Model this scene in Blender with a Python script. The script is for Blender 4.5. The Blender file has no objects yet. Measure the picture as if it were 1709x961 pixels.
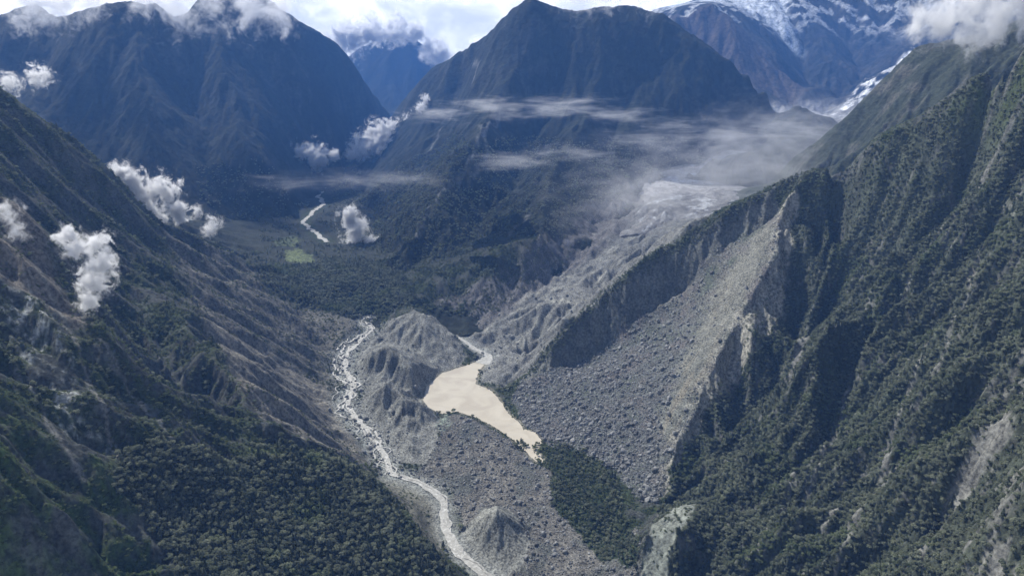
import bpy, bmesh, math, random, time
import numpy as np
from mathutils import Vector, Matrix, Euler

T0 = time.time()
rng = np.random.default_rng(7)
random.seed(7)
sc = bpy.context.scene
COL = sc.collection

# ------------------------------------------------------------------ camera
F_PX, CX, CY, PITCH, CAM_Z = 1185.0, 854.5, 480.5, math.radians(18.2), 1100.0
SP, CP = math.sin(PITCH), math.cos(PITCH)
cam_d = bpy.data.cameras.new("camera")
cam = bpy.data.objects.new("camera", cam_d)
COL.objects.link(cam)
cam.location = (0, 0, CAM_Z)
cam.rotation_euler = (math.pi / 2 - PITCH, 0, 0)
cam_d.sensor_width = 36.0
cam_d.lens = 36.0 * F_PX / 1709.0
cam_d.clip_start = 1.0
cam_d.clip_end = 60000.0
sc.camera = cam

# ------------------------------------------------------------------ sun, sky, exposure
SUN_AZ, SUN_EL = math.radians(-43), math.radians(48)      # azimuth from +Y towards +X
SUN_DIR = Vector((math.sin(SUN_AZ) * math.cos(SUN_EL), math.cos(SUN_AZ) * math.cos(SUN_EL), math.sin(SUN_EL)))
sd = bpy.data.lights.new("sun", 'SUN')
sd.energy = 5.0
sd.angle = math.radians(0.5)
sd.color = (1.0, 0.95, 0.86)
sun = bpy.data.objects.new("sun", sd)
COL.objects.link(sun)
sun.rotation_euler = SUN_DIR.to_track_quat('Z', 'Y').to_euler()
sun.location = (0, 0, 3000)


class NT:
    """small helper for building node trees"""
    def __init__(self, tree):
        self.t = tree
        tree.nodes.clear()

    def n(self, typ, **kw):
        nd = self.t.nodes.new(typ)
        for k, v in kw.items():
            if hasattr(nd, k):
                setattr(nd, k, v)
        return nd

    def set(self, sock, v):
        if isinstance(v, bpy.types.NodeSocket):
            self.t.links.new(v, sock)
        elif v is not None:
            sock.default_value = v

    def math(self, op, a, b=None, c=None, clamp=False):
        nd = self.n('ShaderNodeMath', operation=op, use_clamp=clamp)
        self.set(nd.inputs[0], a)
        self.set(nd.inputs[1], b)
        self.set(nd.inputs[2], c)
        return nd.outputs[0]

    def vec(self, op, a, b=None, scale=None):
        nd = self.n('ShaderNodeVectorMath', operation=op)
        self.set(nd.inputs[0], a)
        self.set(nd.inputs[1], b)
        if scale is not None:
            self.set(nd.inputs['Scale'], scale)
        return nd.outputs['Value'] if op in ('LENGTH', 'DISTANCE', 'DOT_PRODUCT') else nd.outputs['Vector']

    def noise(self, vec, scale, detail=4.0, rough=0.55, lac=2.0, dist=0.0):
        nd = self.n('ShaderNodeTexNoise')
        self.set(nd.inputs['Vector'], vec)
        nd.inputs['Scale'].default_value = scale
        nd.inputs['Detail'].default_value = detail
        nd.inputs['Roughness'].default_value = rough
        nd.inputs['Lacunarity'].default_value = lac
        nd.inputs['Distortion'].default_value = dist
        return nd.outputs[0]

    def ramp(self, fac, a, b, lo=0.0, hi=1.0):
        nd = self.n('ShaderNodeMapRange', clamp=True, interpolation_type='SMOOTHSTEP')
        self.set(nd.inputs[0], fac)
        nd.inputs[1].default_value = a
        nd.inputs[2].default_value = b
        nd.inputs[3].default_value = lo
        nd.inputs[4].default_value = hi
        return nd.outputs[0]

    def mix(self, fac, a, b, blend='MIX'):
        nd = self.n('ShaderNodeMix', data_type='RGBA', blend_type=blend)
        self.set(nd.inputs[0], fac)
        self.set(nd.inputs[6], a)
        self.set(nd.inputs[7], b)
        return nd.outputs[2]


world = bpy.data.worlds.new("World")
sc.world = world
world.use_nodes = True
w = NT(world.node_tree)
sky = w.n('ShaderNodeTexSky', sky_type='NISHITA')
sky.sun_disc = False
sky.sun_elevation = SUN_EL
sky.sun_rotation = SUN_AZ
sky.altitude = 3000
bg1 = w.n('ShaderNodeBackground')
w.set(bg1.inputs[0], sky.outputs[0])
bg1.inputs[1].default_value = 0.07
tc = w.n('ShaderNodeTexCoord')
sep = w.n('ShaderNodeSeparateXYZ')
w.set(sep.inputs[0], tc.outputs['Generated'])
zz = w.math('ADD', w.math('MAXIMUM', sep.outputs[2], 0.0), 0.22)
cmb = w.n('ShaderNodeCombineXYZ')
w.set(cmb.inputs[0], w.math('MULTIPLY', sep.outputs[0], 3.0))
w.set(cmb.inputs[1], w.math('MULTIPLY', sep.outputs[1], 3.0))
w.set(cmb.inputs[2], w.math('MULTIPLY', sep.outputs[2], 6.0))
n1 = w.noise(cmb.outputs[0], 1.0, 9, 0.58, dist=0.4)
mask = w.ramp(w.math('ADD', n1, w.ramp(sep.outputs[2], 0.02, 0.45, 0.34, 0.0)), 0.51, 0.67)
n2 = w.noise(cmb.outputs[0], 3.0, 8, 0.6, dist=0.6)
ccol = w.mix(w.ramp(n2, 0.36, 0.62), (0.55, 0.58, 0.62, 1), (1.0, 1.0, 0.99, 1))
bg2 = w.n('ShaderNodeBackground')
w.set(bg2.inputs[0], ccol)
bg2.inputs[1].default_value = 1.45
mx = w.n('ShaderNodeMixShader')
w.set(mx.inputs[0], mask)
w.set(mx.inputs[1], bg1.outputs[0])
w.set(mx.inputs[2], bg2.outputs[0])
wo = w.n('ShaderNodeOutputWorld')
w.set(wo.inputs[0], mx.outputs[0])

sc.view_settings.view_transform = 'Standard'
sc.view_settings.look = 'None'
sc.view_settings.gamma = 1.0
sc.view_settings.use_curve_mapping = False
sc.view_settings.exposure = 0.42
sc.render.engine = 'CYCLES'
sc.cycles.volume_bounces = 3
sc.cycles.max_bounces = 6
sc.cycles.diffuse_bounces = 3
sc.cycles.volume_step_rate = 1.0
sc.cycles.volume_max_steps = 256
sc.cycles.use_denoising = True


# ------------------------------------------------------------------ pixel of the photograph -> point of the place
def ray(u, v):
    xc, yc = (u - CX) / F_PX, -(v - CY) / F_PX
    return xc, CP + yc * SP, -SP + yc * CP


def P(u, v, Y=None, z=None):
    dx, dy, dz = ray(u, v)
    t = Y / dy if z is None else (z - CAM_Z) / dz
    return (dx * t, dy * t, CAM_Z + dz * t)


def project(x, y, z):
    zc = y * CP - (z - CAM_Z) * SP
    yc = y * SP + (z - CAM_Z) * CP
    zc = np.maximum(zc, 1e-3)
    return CX + F_PX * x / zc, CY - F_PX * yc / zc


# ------------------------------------------------------------------ noise
def _hash(ix, iy, s):
    h = (ix.astype(np.int64) * 374761393 + iy.astype(np.int64) * 668265263 + s * 974711) & 0xffffffff
    h = ((h ^ (h >> 13)) * 1274126177) & 0xffffffff
    h ^= h >> 16
    return h


def perlin(x, y, seed=0):
    ix, iy = np.floor(x), np.floor(y)
    fx, fy = (x - ix).astype(np.float32), (y - iy).astype(np.float32)
    ix, iy = ix.astype(np.int64), iy.astype(np.int64)
    ux, uy = fx * fx * fx * (fx * (fx * 6 - 15) + 10), fy * fy * fy * (fy * (fy * 6 - 15) + 10)

    def g(i, j):
        a = (_hash(ix + i, iy + j, seed) & 1023).astype(np.float32) * np.float32(2 * math.pi / 1024)
        return np.cos(a) * (fx - i) + np.sin(a) * (fy - j)
    a, b, c, d = g(0, 0), g(1, 0), g(0, 1), g(1, 1)
    return ((a * (1 - ux) + b * ux) * (1 - uy) + (c * (1 - ux) + d * ux) * uy) * 1.5


def fbm(x, y, scale, oct=4, gain=0.5, seed=0, ridged=False):
    s = np.zeros_like(x, dtype=np.float32)
    a, t = 1.0, 0.0
    for o in range(oct):
        n = perlin(x / scale + 17.3 * o, y / scale - 9.1 * o, seed + o)
        if ridged:
            n = 1 - 2 * np.abs(n)
        s += a * n
        t += a
        a *= gain
        scale *= 0.5
    return s / t


def gully(x, y, dirx, diry, L, seed):
    """stripes of wavelength about L that run along the fall line; (dirx, diry) is the unit vector across the slope"""
    px, py = x / L, y / L
    ix, iy = np.floor(px), np.floor(py)
    fx, fy = px - ix, py - iy
    va = np.zeros_like(x); vb = np.zeros_like(x); wt = np.zeros_like(x)
    for i in (-1, 0, 1):
        for j in (-1, 0, 1):
            h = _hash(ix + i, iy + j, seed)
            hx = (h & 255).astype(np.float32) / 255.0 * 0.8 + 0.1
            hy = ((h >> 8) & 255).astype(np.float32) / 255.0 * 0.8 + 0.1
            dx, dy = fx - i - hx, fy - j - hy
            wgt = np.exp(-2.2 * (dx * dx + dy * dy)).astype(np.float32)
            ph = (dx * dirx + dy * diry) * (2 * math.pi * 0.9)
            va += wgt * np.cos(ph); vb += wgt * np.sin(ph); wt += wgt
    return va / wt, -vb / wt * (2 * math.pi * 0.9 / L)


def sstep(a, b, x):
    t = np.clip((x - a) / (b - a), 0, 1)
    return t * t * (3 - 2 * t)


def erode(x, y, gx, gy, L=260.0, amp=22.0, octs=6, gain=0.52, seed=1, sharp=0.35):
    """adds branching spurs and gullies to slopes; gx, gy is the gradient of the smooth land"""
    add = np.zeros_like(x)
    gx, gy = gx.copy(), gy.copy()
    for o in range(octs):
        s = np.sqrt(gx * gx + gy * gy) + 1e-5
        wS = sstep(0.08, 0.6, s)
        ax, ay = -gy / s, gx / s
        hgt, dh = gully(x, y, ax, ay, L, seed + 31 * o)
        k = amp * wS
        hh = hgt * (1 - sharp) + sharp * (1 - 2 * np.sqrt(np.abs(0.5 - 0.5 * hgt)))
        add += k * hh
        gx = gx + k * dh * ax
        gy = gy + k * dh * ay
        L *= 0.5
        amp *= gain
    return add


# ------------------------------------------------------------------ smooth land through ridge and valley lines
def densify(line, step):
    out = []
    for a, b in zip(line[:-1], line[1:]):
        a, b = np.array(a), np.array(b)
        n = max(1, int(np.linalg.norm((b - a)[:2]) / step))
        for k in range(n):
            out.append(a + (b - a) * k / n)
    out.append(np.array(line[-1]))
    return out


class Land:
    def __init__(self, lines, box, cell, step, lam=1.0, blur=1):
        pts = []
        for ln in lines:
            fine = isinstance(ln, tuple)
            pts += densify(ln[1] if fine else ln, ln[0] if fine else step)
        keep = []
        cells = {}
        md = 8.0 if any(isinstance(ln, tuple) for ln in lines) else step * 0.45
        for p in pts:
            k = (int(p[0] // md), int(p[1] // md))
            if any((k[0] + i, k[1] + j) in cells for i in (-1, 0, 1) for j in (-1, 0, 1) if i * j == 0):
                continue
            cells[k] = 1
            keep.append(p)
        p = np.array(keep)
        n = len(p)
        xs = p[:, :2] / 1000.0
        A = np.sqrt(((xs[:, None] - xs[None]) ** 2).sum(-1))
        M = np.zeros((n + 3, n + 3))
        M[:n, :n] = -A - lam * 0.001 * np.eye(n)
        M[:n, n] = 1
        M[:n, n + 1:] = xs
        M[n, :n] = 1
        M[n + 1:, :n] = xs.T
        b = np.zeros(n + 3)
        b[:n] = p[:, 2]
        c = np.linalg.solve(M, b)
        self.x0, self.x1, self.y0, self.y1 = box
        self.cell = cell
        gx = np.arange(self.x0, self.x1 + cell, cell)
        gy = np.arange(self.y0, self.y1 + cell, cell)
        H = np.zeros((len(gy), len(gx)), np.float32)
        X = (gx / 1000.0).astype(np.float32)
        for j, yy in enumerate(gy):
            d = np.sqrt((X[:, None] - xs[None, :, 0].astype(np.float32)) ** 2 + (np.float32(yy / 1000) - xs[None, :, 1].astype(np.float32)) ** 2)
            H[j] = -(d @ c[:n].astype(np.float32)) + c[n] + c[n + 1] * X + c[n + 2] * yy / 1000.0
        for _ in range(blur):
            Q = np.pad(H, 1, mode='edge')
            H = (Q[:-2, 1:-1] + Q[2:, 1:-1] + Q[1:-1, :-2] + Q[1:-1, 2:] + 4 * H) / 8
        self.H = H
        self.GX = np.gradient(H, cell, axis=1)
        self.GY = np.gradient(H, cell, axis=0)

    def samp(self, G, x, y):
        fx = np.clip((x - self.x0) / self.cell, 1, G.shape[1] - 3)
        fy = np.clip((y - self.y0) / self.cell, 1, G.shape[0] - 3)
        ix, iy = fx.astype(int), fy.astype(int)
        tx, ty = fx - ix, fy - iy

        def wts(t):
            return (-.5 * t ** 3 + t ** 2 - .5 * t, 1.5 * t ** 3 - 2.5 * t ** 2 + 1, -1.5 * t ** 3 + 2 * t ** 2 + .5 * t, .5 * t ** 3 - .5 * t ** 2)
        wx, wy = wts(tx), wts(ty)
        r = 0
        for j in range(4):
            rr = 0
            for i in range(4):
                rr = rr + wx[i] * G[iy + j - 1, ix + i - 1]
            r = r + wy[j] * rr
        return r


class Polar:
    """a sheet of land: rows of growing distance, columns of bearing"""
    def __init__(self, az0, az1, n, r0, r1, m, power=1.0):
        self.az0, self.az1, self.n, self.r0, self.r1, self.m = math.radians(az0), math.radians(az1), n, r0, r1, m
        az = np.linspace(self.az0, self.az1, n)
        r = r0 * (r1 / r0) ** np.linspace(0, 1, m)
        R, A = np.meshgrid(r, az, indexing='ij')
        self.X, self.Y = (R * np.sin(A)).astype(np.float64), (R * np.cos(A)).astype(np.float64)
        self.Z = None

    def at(self, x, y, arr=None):
        G = self.Z if arr is None else arr
        r, a = np.hypot(x, y), np.arctan2(x, y)
        fi = np.clip(np.log(np.maximum(r, 1) / self.r0) / math.log(self.r1 / self.r0) * (self.m - 1), 0, self.m - 1.001)
        fj = np.clip((a - self.az0) / (self.az1 - self.az0) * (self.n - 1), 0, self.n - 1.001)
        i, j = fi.astype(int), fj.astype(int)
        ti, tj = fi - i, fj - j
        return (G[i, j] * (1 - ti) * (1 - tj) + G[i + 1, j] * ti * (1 - tj) + G[i, j + 1] * (1 - ti) * tj + G[i + 1, j + 1] * ti * tj)


def poly_inside(poly, x, y):
    inside = np.zeros(x.shape, bool)
    n = len(poly)
    for k in range(n):
        x1, y1 = poly[k]
        x2, y2 = poly[(k + 1) % n]
        c = (y1 > y) != (y2 > y)
        if y1 != y2:
            inside ^= c & (x < (x2 - x1) * (y - y1) / (y2 - y1) + x1)
    return inside


def line_dist(line, x, y):
    """distance to a polyline and its height at the nearest point"""
    best = np.full(x.shape, 1e9)
    zz = np.zeros(x.shape)
    for a, b in zip(line[:-1], line[1:]):
        dx, dy = b[0] - a[0], b[1] - a[1]
        t = np.clip(((x - a[0]) * dx + (y - a[1]) * dy) / (dx * dx + dy * dy + 1e-9), 0, 1)
        d = np.hypot(x - a[0] - t * dx, y - a[1] - t * dy)
        m = d < best
        best = np.where(m, d, best)
        zz = np.where(m, a[2] + (b[2] - a[2]) * t, zz)
    return best, zz


def poly_soft(poly, x, y, soft, wob=0.0, wl=60.0, seed=5):
    """1 inside an outline, 0 outside, with a wobbling edge"""
    if wob:
        x, y = x + wob * fbm(x, y, wl, 4, .6, seed), y + wob * fbm(x, y, wl, 4, .6, seed + 50)
    ins = poly_inside(poly, x, y)
    pl = [(p[0], p[1], 0) for p in poly] + [(poly[0][0], poly[0][1], 0)]
    d, _ = line_dist(pl, x, y)
    return sstep(-soft, soft, np.where(ins, d, -d))


def YL(*pts):
    return [P(u, v, Y=y) for u, v, y in pts]


def ZL(*pts):
    return [P(u, v, z=z) for u, v, z in pts]


# ------------------------------------------------------------------ materials
def mat_base(name, rough=0.95, spec=0.15):
    m = bpy.data.materials.new(name)
    m.use_nodes = True
    t = NT(m.node_tree)
    b = t.n('ShaderNodeBsdfPrincipled')
    b.inputs['Roughness'].default_value = rough
    b.inputs['Specular IOR Level'].default_value = spec
    o = t.n('ShaderNodeOutputMaterial')
    t.set(o.inputs[0], b.outputs[0])
    return m, t, b, o


def land_material(name, grain, bump=1.0, contrast=0.6):
    m, t, b, o = mat_base(name)
    at = t.n('ShaderNodeAttribute', attribute_name='tint')
    geo = t.n('ShaderNodeNewGeometry')
    pos = geo.outputs['Position']
    a = t.noise(pos, 1 / grain, 6, 0.65)
    c = t.noise(pos, 1 / (grain * 7), 5, 0.6, dist=0.6)
    f = t.math('ADD', t.ramp(a, 0.28, 0.72, 1 - contrast, 1 + contrast), t.ramp(c, 0.3, 0.7, -0.22, 0.22))
    colr = t.vec('SCALE', at.outputs['Color'], scale=f)
    t.set(b.inputs['Base Color'], colr)
    bp = t.n('ShaderNodeBump')
    bp.inputs['Strength'].default_value = bump
    bp.inputs['Distance'].default_value = grain * 0.35
    t.set(bp.inputs['Height'], a)
    t.set(b.inputs['Normal'], bp.outputs[0])
    return m


# ------------------------------------------------------------------ building objects
def link_mesh(name, me, mat=None, parent=None, kind=None, label=None, cat=None, group=None):
    o = bpy.data.objects.new(name, me)
    COL.objects.link(o)
    if mat:
        me.materials.append(mat)
    if parent:
        o.parent = parent
    if kind:
        o['kind'] = kind
    if label:
        o['label'] = label
    if cat:
        o['category'] = cat
    if group:
        o['group'] = group
    return o


def grid_mesh(name, X, Y, Z, tint=None, facemask=None):
    m, n = X.shape
    idx = np.arange(m * n).reshape(m, n)
    q = np.stack([idx[:-1, :-1], idx[:-1, 1:], idx[1:, 1:], idx[1:, :-1]], -1).reshape(-1, 4)
    if facemask is not None:
        q = q[facemask.reshape(-1)]
    used = np.unique(q)
    remap = np.full(m * n, -1, np.int64)
    remap[used] = np.arange(len(used))
    q = remap[q]
    co = np.stack([X, Y, Z], -1).reshape(-1, 3)[used].astype(np.float32)
    me = bpy.data.meshes.new(name)
    me.vertices.add(len(co))
    me.vertices.foreach_set('co', co.ravel())
    me.loops.add(q.size)
    me.loops.foreach_set('vertex_index', q.ravel().astype(np.int32))
    me.polygons.add(len(q))
    me.polygons.foreach_set('loop_start', np.arange(0, q.size, 4, dtype=np.int32))
    me.polygons.foreach_set('use_smooth', np.ones(len(q), bool))
    me.update(calc_edges=True)
    if tint is not None:
        c = np.ones((len(co), 4), np.float32)
        c[:, :3] = tint.reshape(-1, 3)[used]
        at = me.attributes.new('tint', 'FLOAT_COLOR', 'POINT')
        at.data.foreach_set('color', c.ravel())
    return me


def lerp3(base, colr, wgt):
    return base * (1 - wgt[..., None]) + np.array(colr, np.float32) * wgt[..., None]


def slope_of(g):
    """steepness and unit normal of a Polar sheet"""
    P3 = np.stack([g.X, g.Y, g.Z], -1)
    du = np.gradient(P3, axis=1)
    dv = np.gradient(P3, axis=0)
    nrm = np.cross(du, dv)
    nrm /= np.linalg.norm(nrm, axis=-1, keepdims=True) + 1e-9
    return nrm


def log(*a):
    print("[%.1fs]" % (time.time() - T0), *a)


# ================================================================== THE NEAR VALLEY
RIVER = ZL((850, 985, -36), (800, 950, -29), (765, 922, -25), (745, 885, -20), (741, 840, -15), (725, 818, -12), (692, 803, -10), (655, 790, -8), (640, 757, -6),
           (618, 725, -2), (597, 700, 0), (578, 672, 6), (592, 640, 12), (572, 612, 20), (582, 585, 28), (606, 562, 40), (624, 549, 44), (612, 538, 48), (614, 528, 56))
STREAM = ZL((722, 532, 46), (745, 548, 38), (770, 566, 25), (788, 580, 14), (818, 594, 5), (806, 607, 0.5))
UPPER_RIVER = ZL((547, 404, 128), (522, 386, 136), (505, 370, 145), (520, 355, 155), (541, 341, 165), (530, 326, 178), (549, 307, 205), (533, 292, 235), (545, 276, 270), (580, 262, 305), (606, 250, 335), (628, 236, 375), (642, 216, 425))
LAKE_PX = [(818, 598), (800, 618), (793, 641), (818, 649), (838, 672), (848, 690), (866, 703), (874, 716), (893, 721), (905, 735), (899, 752), (908, 772), (896, 770),
           (878, 755), (850, 729), (822, 711), (790, 695), (762, 687), (737, 690), (714, 680), (706, 666), (712, 645), (738, 622), (773, 611), (800, 602)]
LAKE = [P(u, v, z=0.0)[:2] for u, v in LAKE_PX]
CREST_R = YL((838, 655, 2215), (870, 627, 2260), (940, 552, 2350), (1000, 492, 2420), (1100, 420, 2480), (1200, 365, 2530), (1290, 305, 2580), (1345, 289, 2500), (1420, 280, 2400),
             (1445, 250, 2350), (1540, 188, 2250), (1620, 130, 2150), (1709, 80, 2050), (1820, 10, 1950), (2000, -60, 1850))
CREST_L = YL((-260, 40, 2600), (-60, 112, 2600), (0, 152, 2600), (60, 192, 2650), (120, 228, 2700), (190, 286, 2800), (230, 340, 2900), (270, 376, 3000), (340, 400, 3200), (410, 430, 3350))
near_lines = [
    RIVER, STREAM, UPPER_RIVER,
    CREST_R, CREST_L,
    # foot of the cliff under the right crest, then the boulder field below it
    YL((950, 612, 2290), (1000, 585, 2320), (1060, 532, 2360), (1110, 500, 2380), (1160, 470, 2400), (1168, 430, 2440), (1230, 398, 2480), (1300, 345, 2500)),
    YL((1050, 620, 2100), (960, 650, 2080), (1130, 560, 2200), (1200, 470, 2330)),
    ZL((850, 672, 2), (866, 698, 1.5), (905, 734, 1.5), (950, 752, 4), (1030, 792, 8), (1085, 845, 10)),
    # pale rock edge, dark ravine, forested spurs of the right mountainside
    YL((1315, 330, 2450), (1300, 420, 2280), (1240, 520, 2120), (1185, 620, 1930), (1150, 700, 1790), (1110, 790, 1640)),
    YL((1390, 330, 2440), (1400, 400, 2330), (1380, 500, 2130), (1335, 575, 2010), (1290, 660, 1850), (1200, 755, 1700), (1105, 850, 1520)),
    YL((1690, 170, 2100), (1620, 280, 2080), (1540, 380, 2040), (1450, 490, 1930), (1365, 560, 1810), (1330, 640, 1690), (1290, 720, 1570), (1200, 830, 1400)),
    YL((1140, 845, 1400), (1085, 895, 1330), (1076, 961, 1270)),
    YL((1660, 380, 1820), (1630, 440, 1760), (1560, 530, 1620), (1500, 640, 1470), (1470, 760, 1300), (1420, 880, 1160), (1370, 960, 1085)),
    YL((1760, 200, 1900), (1709, 330, 1770), (1660, 480, 1510), (1600, 600, 1360), (1560, 720, 1220), (1530, 840, 1075), (1500, 961, 955)),
    YL((1780, 480, 1340), (1690, 640, 1180), (1640, 760, 1065), (1590, 900, 935), (1560, 980, 885)),
    YL((1900, 420, 1200), (1800, 520, 1140), (1740, 660, 1010), (1709, 780, 910), (1690, 900, 820)),
    YL((1500, 480, 1870), (1440, 600, 1690), (1400, 720, 1500), (1330, 840, 1330), (1240, 950, 1180)),
    YL((1480, 560, 1690), (1450, 680, 1500), (1390, 800, 1330), (1310, 920, 1170)),
    [P(1900, 500, Y=1000)], [P(1850, 800, Y=750)], [P(1800, 1000, Y=690)], [P(1500, 1050, Y=850)], [P(1250, 1050, Y=1020)], [P(1050, 1050, Y=1140)],
    # behind the right crest: the debris valley below the glacier
    [(p[0] - 130, p[1] + 190, p[2] - 170) for p in CREST_R[2:8]],
    [(p[0] - 60, p[1] + 330, p[2] - 330) for p in CREST_R[4:]],
    ZL((832, 606, 6), (862, 572, 28), (905, 560, 45), (880, 600, 10), (850, 632, 4)),
    ZL((905, 507, 140), (950, 499, 146), (990, 492, 152)),
    ZL((868, 580, 25), (900, 565, 45), (940, 556, 60), (965, 548, 70)),
    ZL((880, 520, 90), (960, 470, 150), (1040, 430, 215), (1090, 375, 290), (1180, 320, 380), (1250, 300, 420)),
    ZL((800, 560, 40), (850, 530, 70), (930, 450, 160), (1000, 400, 240), (1080, 320, 380)),
    ZL((1052, 448, 190), (1066, 410, 262), (1100, 372, 300)),
    # moraine between river and lake
    (16, ZL((655, 527, 84), (690, 515, 130), (725, 528, 106), (760, 562, 60), (787, 593, 12))),
    (16, ZL((690, 515, 130), (702, 560, 84), (748, 604, 16))),
    (16, ZL((720, 560, 72), (735, 600, 26))),
    (16, ZL((600, 606, 50), (623, 584, 108), (648, 594, 104), (672, 614, 82), (693, 640, 44), (707, 664, 3))),
    (16, ZL((623, 584, 108), (606, 614, 60), (588, 636, 18))), (16, ZL((648, 594, 104), (640, 612, 60))),
    (16, ZL((640, 560, 62), (655, 573, 52), (682, 568, 60), (712, 602, 30))),
    (16, ZL((614, 668, 40), (646, 632, 100), (668, 655, 76), (702, 682, 46), (738, 698, 5))),
    (16, ZL((646, 632, 100), (642, 662, 58), (632, 700, 24))), (16, ZL((668, 655, 76), (674, 698, 38), (668, 735, 14))),
    (16, ZL((627, 660, 52), (620, 690, 22))), (16, ZL((655, 668, 44), (652, 712, 18))), (16, ZL((690, 690, 32), (700, 720, 14))),
    (16, ZL((625, 613, 48), (645, 618, 40), (668, 634, 36), (692, 664, 16))),
    ZL((610, 690, 8), (640, 720, 14), (660, 760, 4)), ZL((690, 730, 20), (700, 768, -4), (740, 740, 6)),
    ZL((745, 698, 6), (770, 691, 16), (800, 705, 18), (830, 735, 12), (870, 765, 8), (905, 790, 6)),
    ZL((720, 780, 2), (800, 790, 2), (850, 830, 0), (900, 880, -4), (960, 900, -6), (950, 961, -14), (1040, 900, 2)),
    ZL((770, 810, -6), (780, 840, -10)),
    ZL((826, 842, 54), (832, 852, 52)), ZL((766, 880, -14), (762, 905, -18), (790, 950, -22), (840, 955, -18), (885, 920, -14), (882, 870, -6), (850, 842, -2), (800, 850, -6)),
    ZL((930, 780, 6), (1000, 800, 10), (1030, 850, 8), (940, 850, 2)),
    # left: scree of the middle distance, wooded shelf, spurs
    ZL((556, 700, 10), (556, 660, 16), (548, 620, 30), (556, 580, 44), (590, 545, 62)),
    YL((270, 385, 2720), (285, 470, 2260), (320, 560, 1890), (380, 640, 1645), (440, 700, 1485), (480, 730, 1425)),
    ZL((420, 590, 205), (480, 640, 130)), ZL((400, 500, 240), (470, 560, 150)), ZL((350, 430, 300), (440, 500, 190)),
    YL((150, 400, 2250), (190, 480, 2050), (230, 570, 1860), (300, 650, 1700), (370, 710, 1590)),
    YL((-150, 230, 1800), (0, 322, 1700), (50, 372, 1650), (100, 470, 1550), (170, 540, 1500), (220, 600, 1450), (300, 690, 1330), (350, 757, 1245)),
    ZL((480, 748, 240), (560, 768, 208), (610, 792, 174), (655, 832, 148), (705, 892, 122), (752, 952, 92)),
    ZL((640, 806, -2), (700, 822, -6), (726, 872, -14), (745, 925, -20)), ZL((560, 740, 90), (590, 750, 40)),
    ZL((350, 765, 300), (450, 800, 245), (550, 860, 185), (650, 930, 140)), ZL((300, 860, 290), (400, 900, 240), (500, 961, 190)),
    ZL((300, 961, 280), (400, 1050, 230), (700, 1050, 80)),
    YL((-120, 600, 960), (0, 725, 930), (60, 790, 920), (110, 850, 910), (150, 920, 890), (190, 990, 860)),
    YL((-60, 610, 1130), (30, 700, 1085), (100, 790, 1040), (150, 840, 1020), (195, 900, 990), (215, 961, 950)),
    YL((-20, 700, 1040), (60, 800, 1000), (110, 860, 985), (150, 940, 950)),
    YL((0, 600, 1260), (150, 660, 1260), (210, 730, 1190), (250, 800, 1130)), YL((0, 450, 1500), (80, 560, 1400)),
    YL((-200, 600, 1200),), YL((-300, 900, 800),), YL((-200, 1050, 780),), YL((0, 1050, 790),),
    # beyond the left crest: upper valley floor and its wooded rise
    [(p[0] + 40, p[1] + 330, p[2] - 330) for p in CREST_L[:6]],
    ZL((480, 440, 140), (560, 470, 130), (640, 490, 112), (690, 500, 115)), ZL((560, 500, 95), (600, 512, 82), (640, 515, 85)), ZL((500, 520, 105), (560, 535, 78)),
    ZL((450, 400, 150), (520, 420, 136), (600, 430, 140), (650, 440, 150)), ZL((430, 350, 190), (480, 345, 185)), ZL((570, 350, 180), (590, 330, 200), (620, 370, 180)),
    ZL((760, 500, 100), (800, 470, 150), (900, 400, 290)),
    [(-300, 4700, 60)], [(-150, 5600, 60)], [(300, 6300, 60)], [(-2300, 4600, 100)], [(-2600, 5600, 100)], [(-2300, 6600, 200)], [(900, 4600, 100)], [(-900, 6900, 520)],
    ZL((500, 335, 182), (560, 297, 232), (600, 268, 300)), ZL((585, 345, 175), (600, 296, 240), (630, 250, 340)),
]
near = Land(near_lines, (-4600, 3400, 350, 7200), 10.0, 36.0, lam=0.25, blur=1)
log("near land solved")
gN = Polar(-44, 44, 860, 620, 6900, 760)
X, Y = gN.X, gN.Y
H0 = near.samp(near.H, X, Y)
GX, GY = near.samp(near.GX, X, Y), near.samp(near.GY, X, Y)


def hit(u, v, sheet=None):
    """first point of the near land seen along a pixel of the photograph"""
    dx, dy, dz = ray(u, v)
    t = np.arange(500, 6900, 2.0) / dy
    x, y, z = dx * t, dy * t, CAM_Z + dz * t
    h = near.samp(near.H, x, y)
    k = np.argmax(z < h)
    return x[k], y[k], h[k]


def HP(*pts):
    return [hit(u, v)[:2] for u, v in pts]


Z_SCREE = HP((852, 668), (868, 640), (960, 608), (1062, 530), (1160, 470), (1172, 432), (1235, 398), (1300, 352), (1305, 420), (1245, 515), (1190, 615), (1155, 695), (1112, 785), (1090, 840), (1060, 830), (1030, 785), (960, 750), (915, 745), (880, 712))
Z_CHUTE = HP((1262, 385), (1290, 372), (1262, 470), (1215, 560), (1165, 650), (1128, 730), (1108, 770), (1092, 720), (1130, 620), (1180, 520), (1225, 440))
Z_CLIFF = HP((870, 632), (940, 560), (1000, 500), (1100, 428), (1200, 373), (1290, 313), (1330, 330), (1300, 352), (1235, 398), (1172, 432), (1160, 470), (1062, 530), (960, 608), (868, 645))
Z_MORAINE = HP((655, 528), (690, 517), (730, 530), (780, 592), (770, 609), (735, 622), (708, 645), (704, 666), (735, 697), (728, 715), (735, 745), (712, 775), (660, 770), (640, 745), (615, 705), (598, 680), (608, 640), (590, 610), (600, 580), (625, 556))
Z_FIELD = HP((690, 792), (705, 775), (735, 745), (728, 715), (745, 697), (765, 690), (792, 698), (850, 732), (900, 778), (930, 780), (930, 840), (1000, 870), (1060, 880), (1072, 960), (860, 985), (800, 925), (770, 880), (755, 820))
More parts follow.
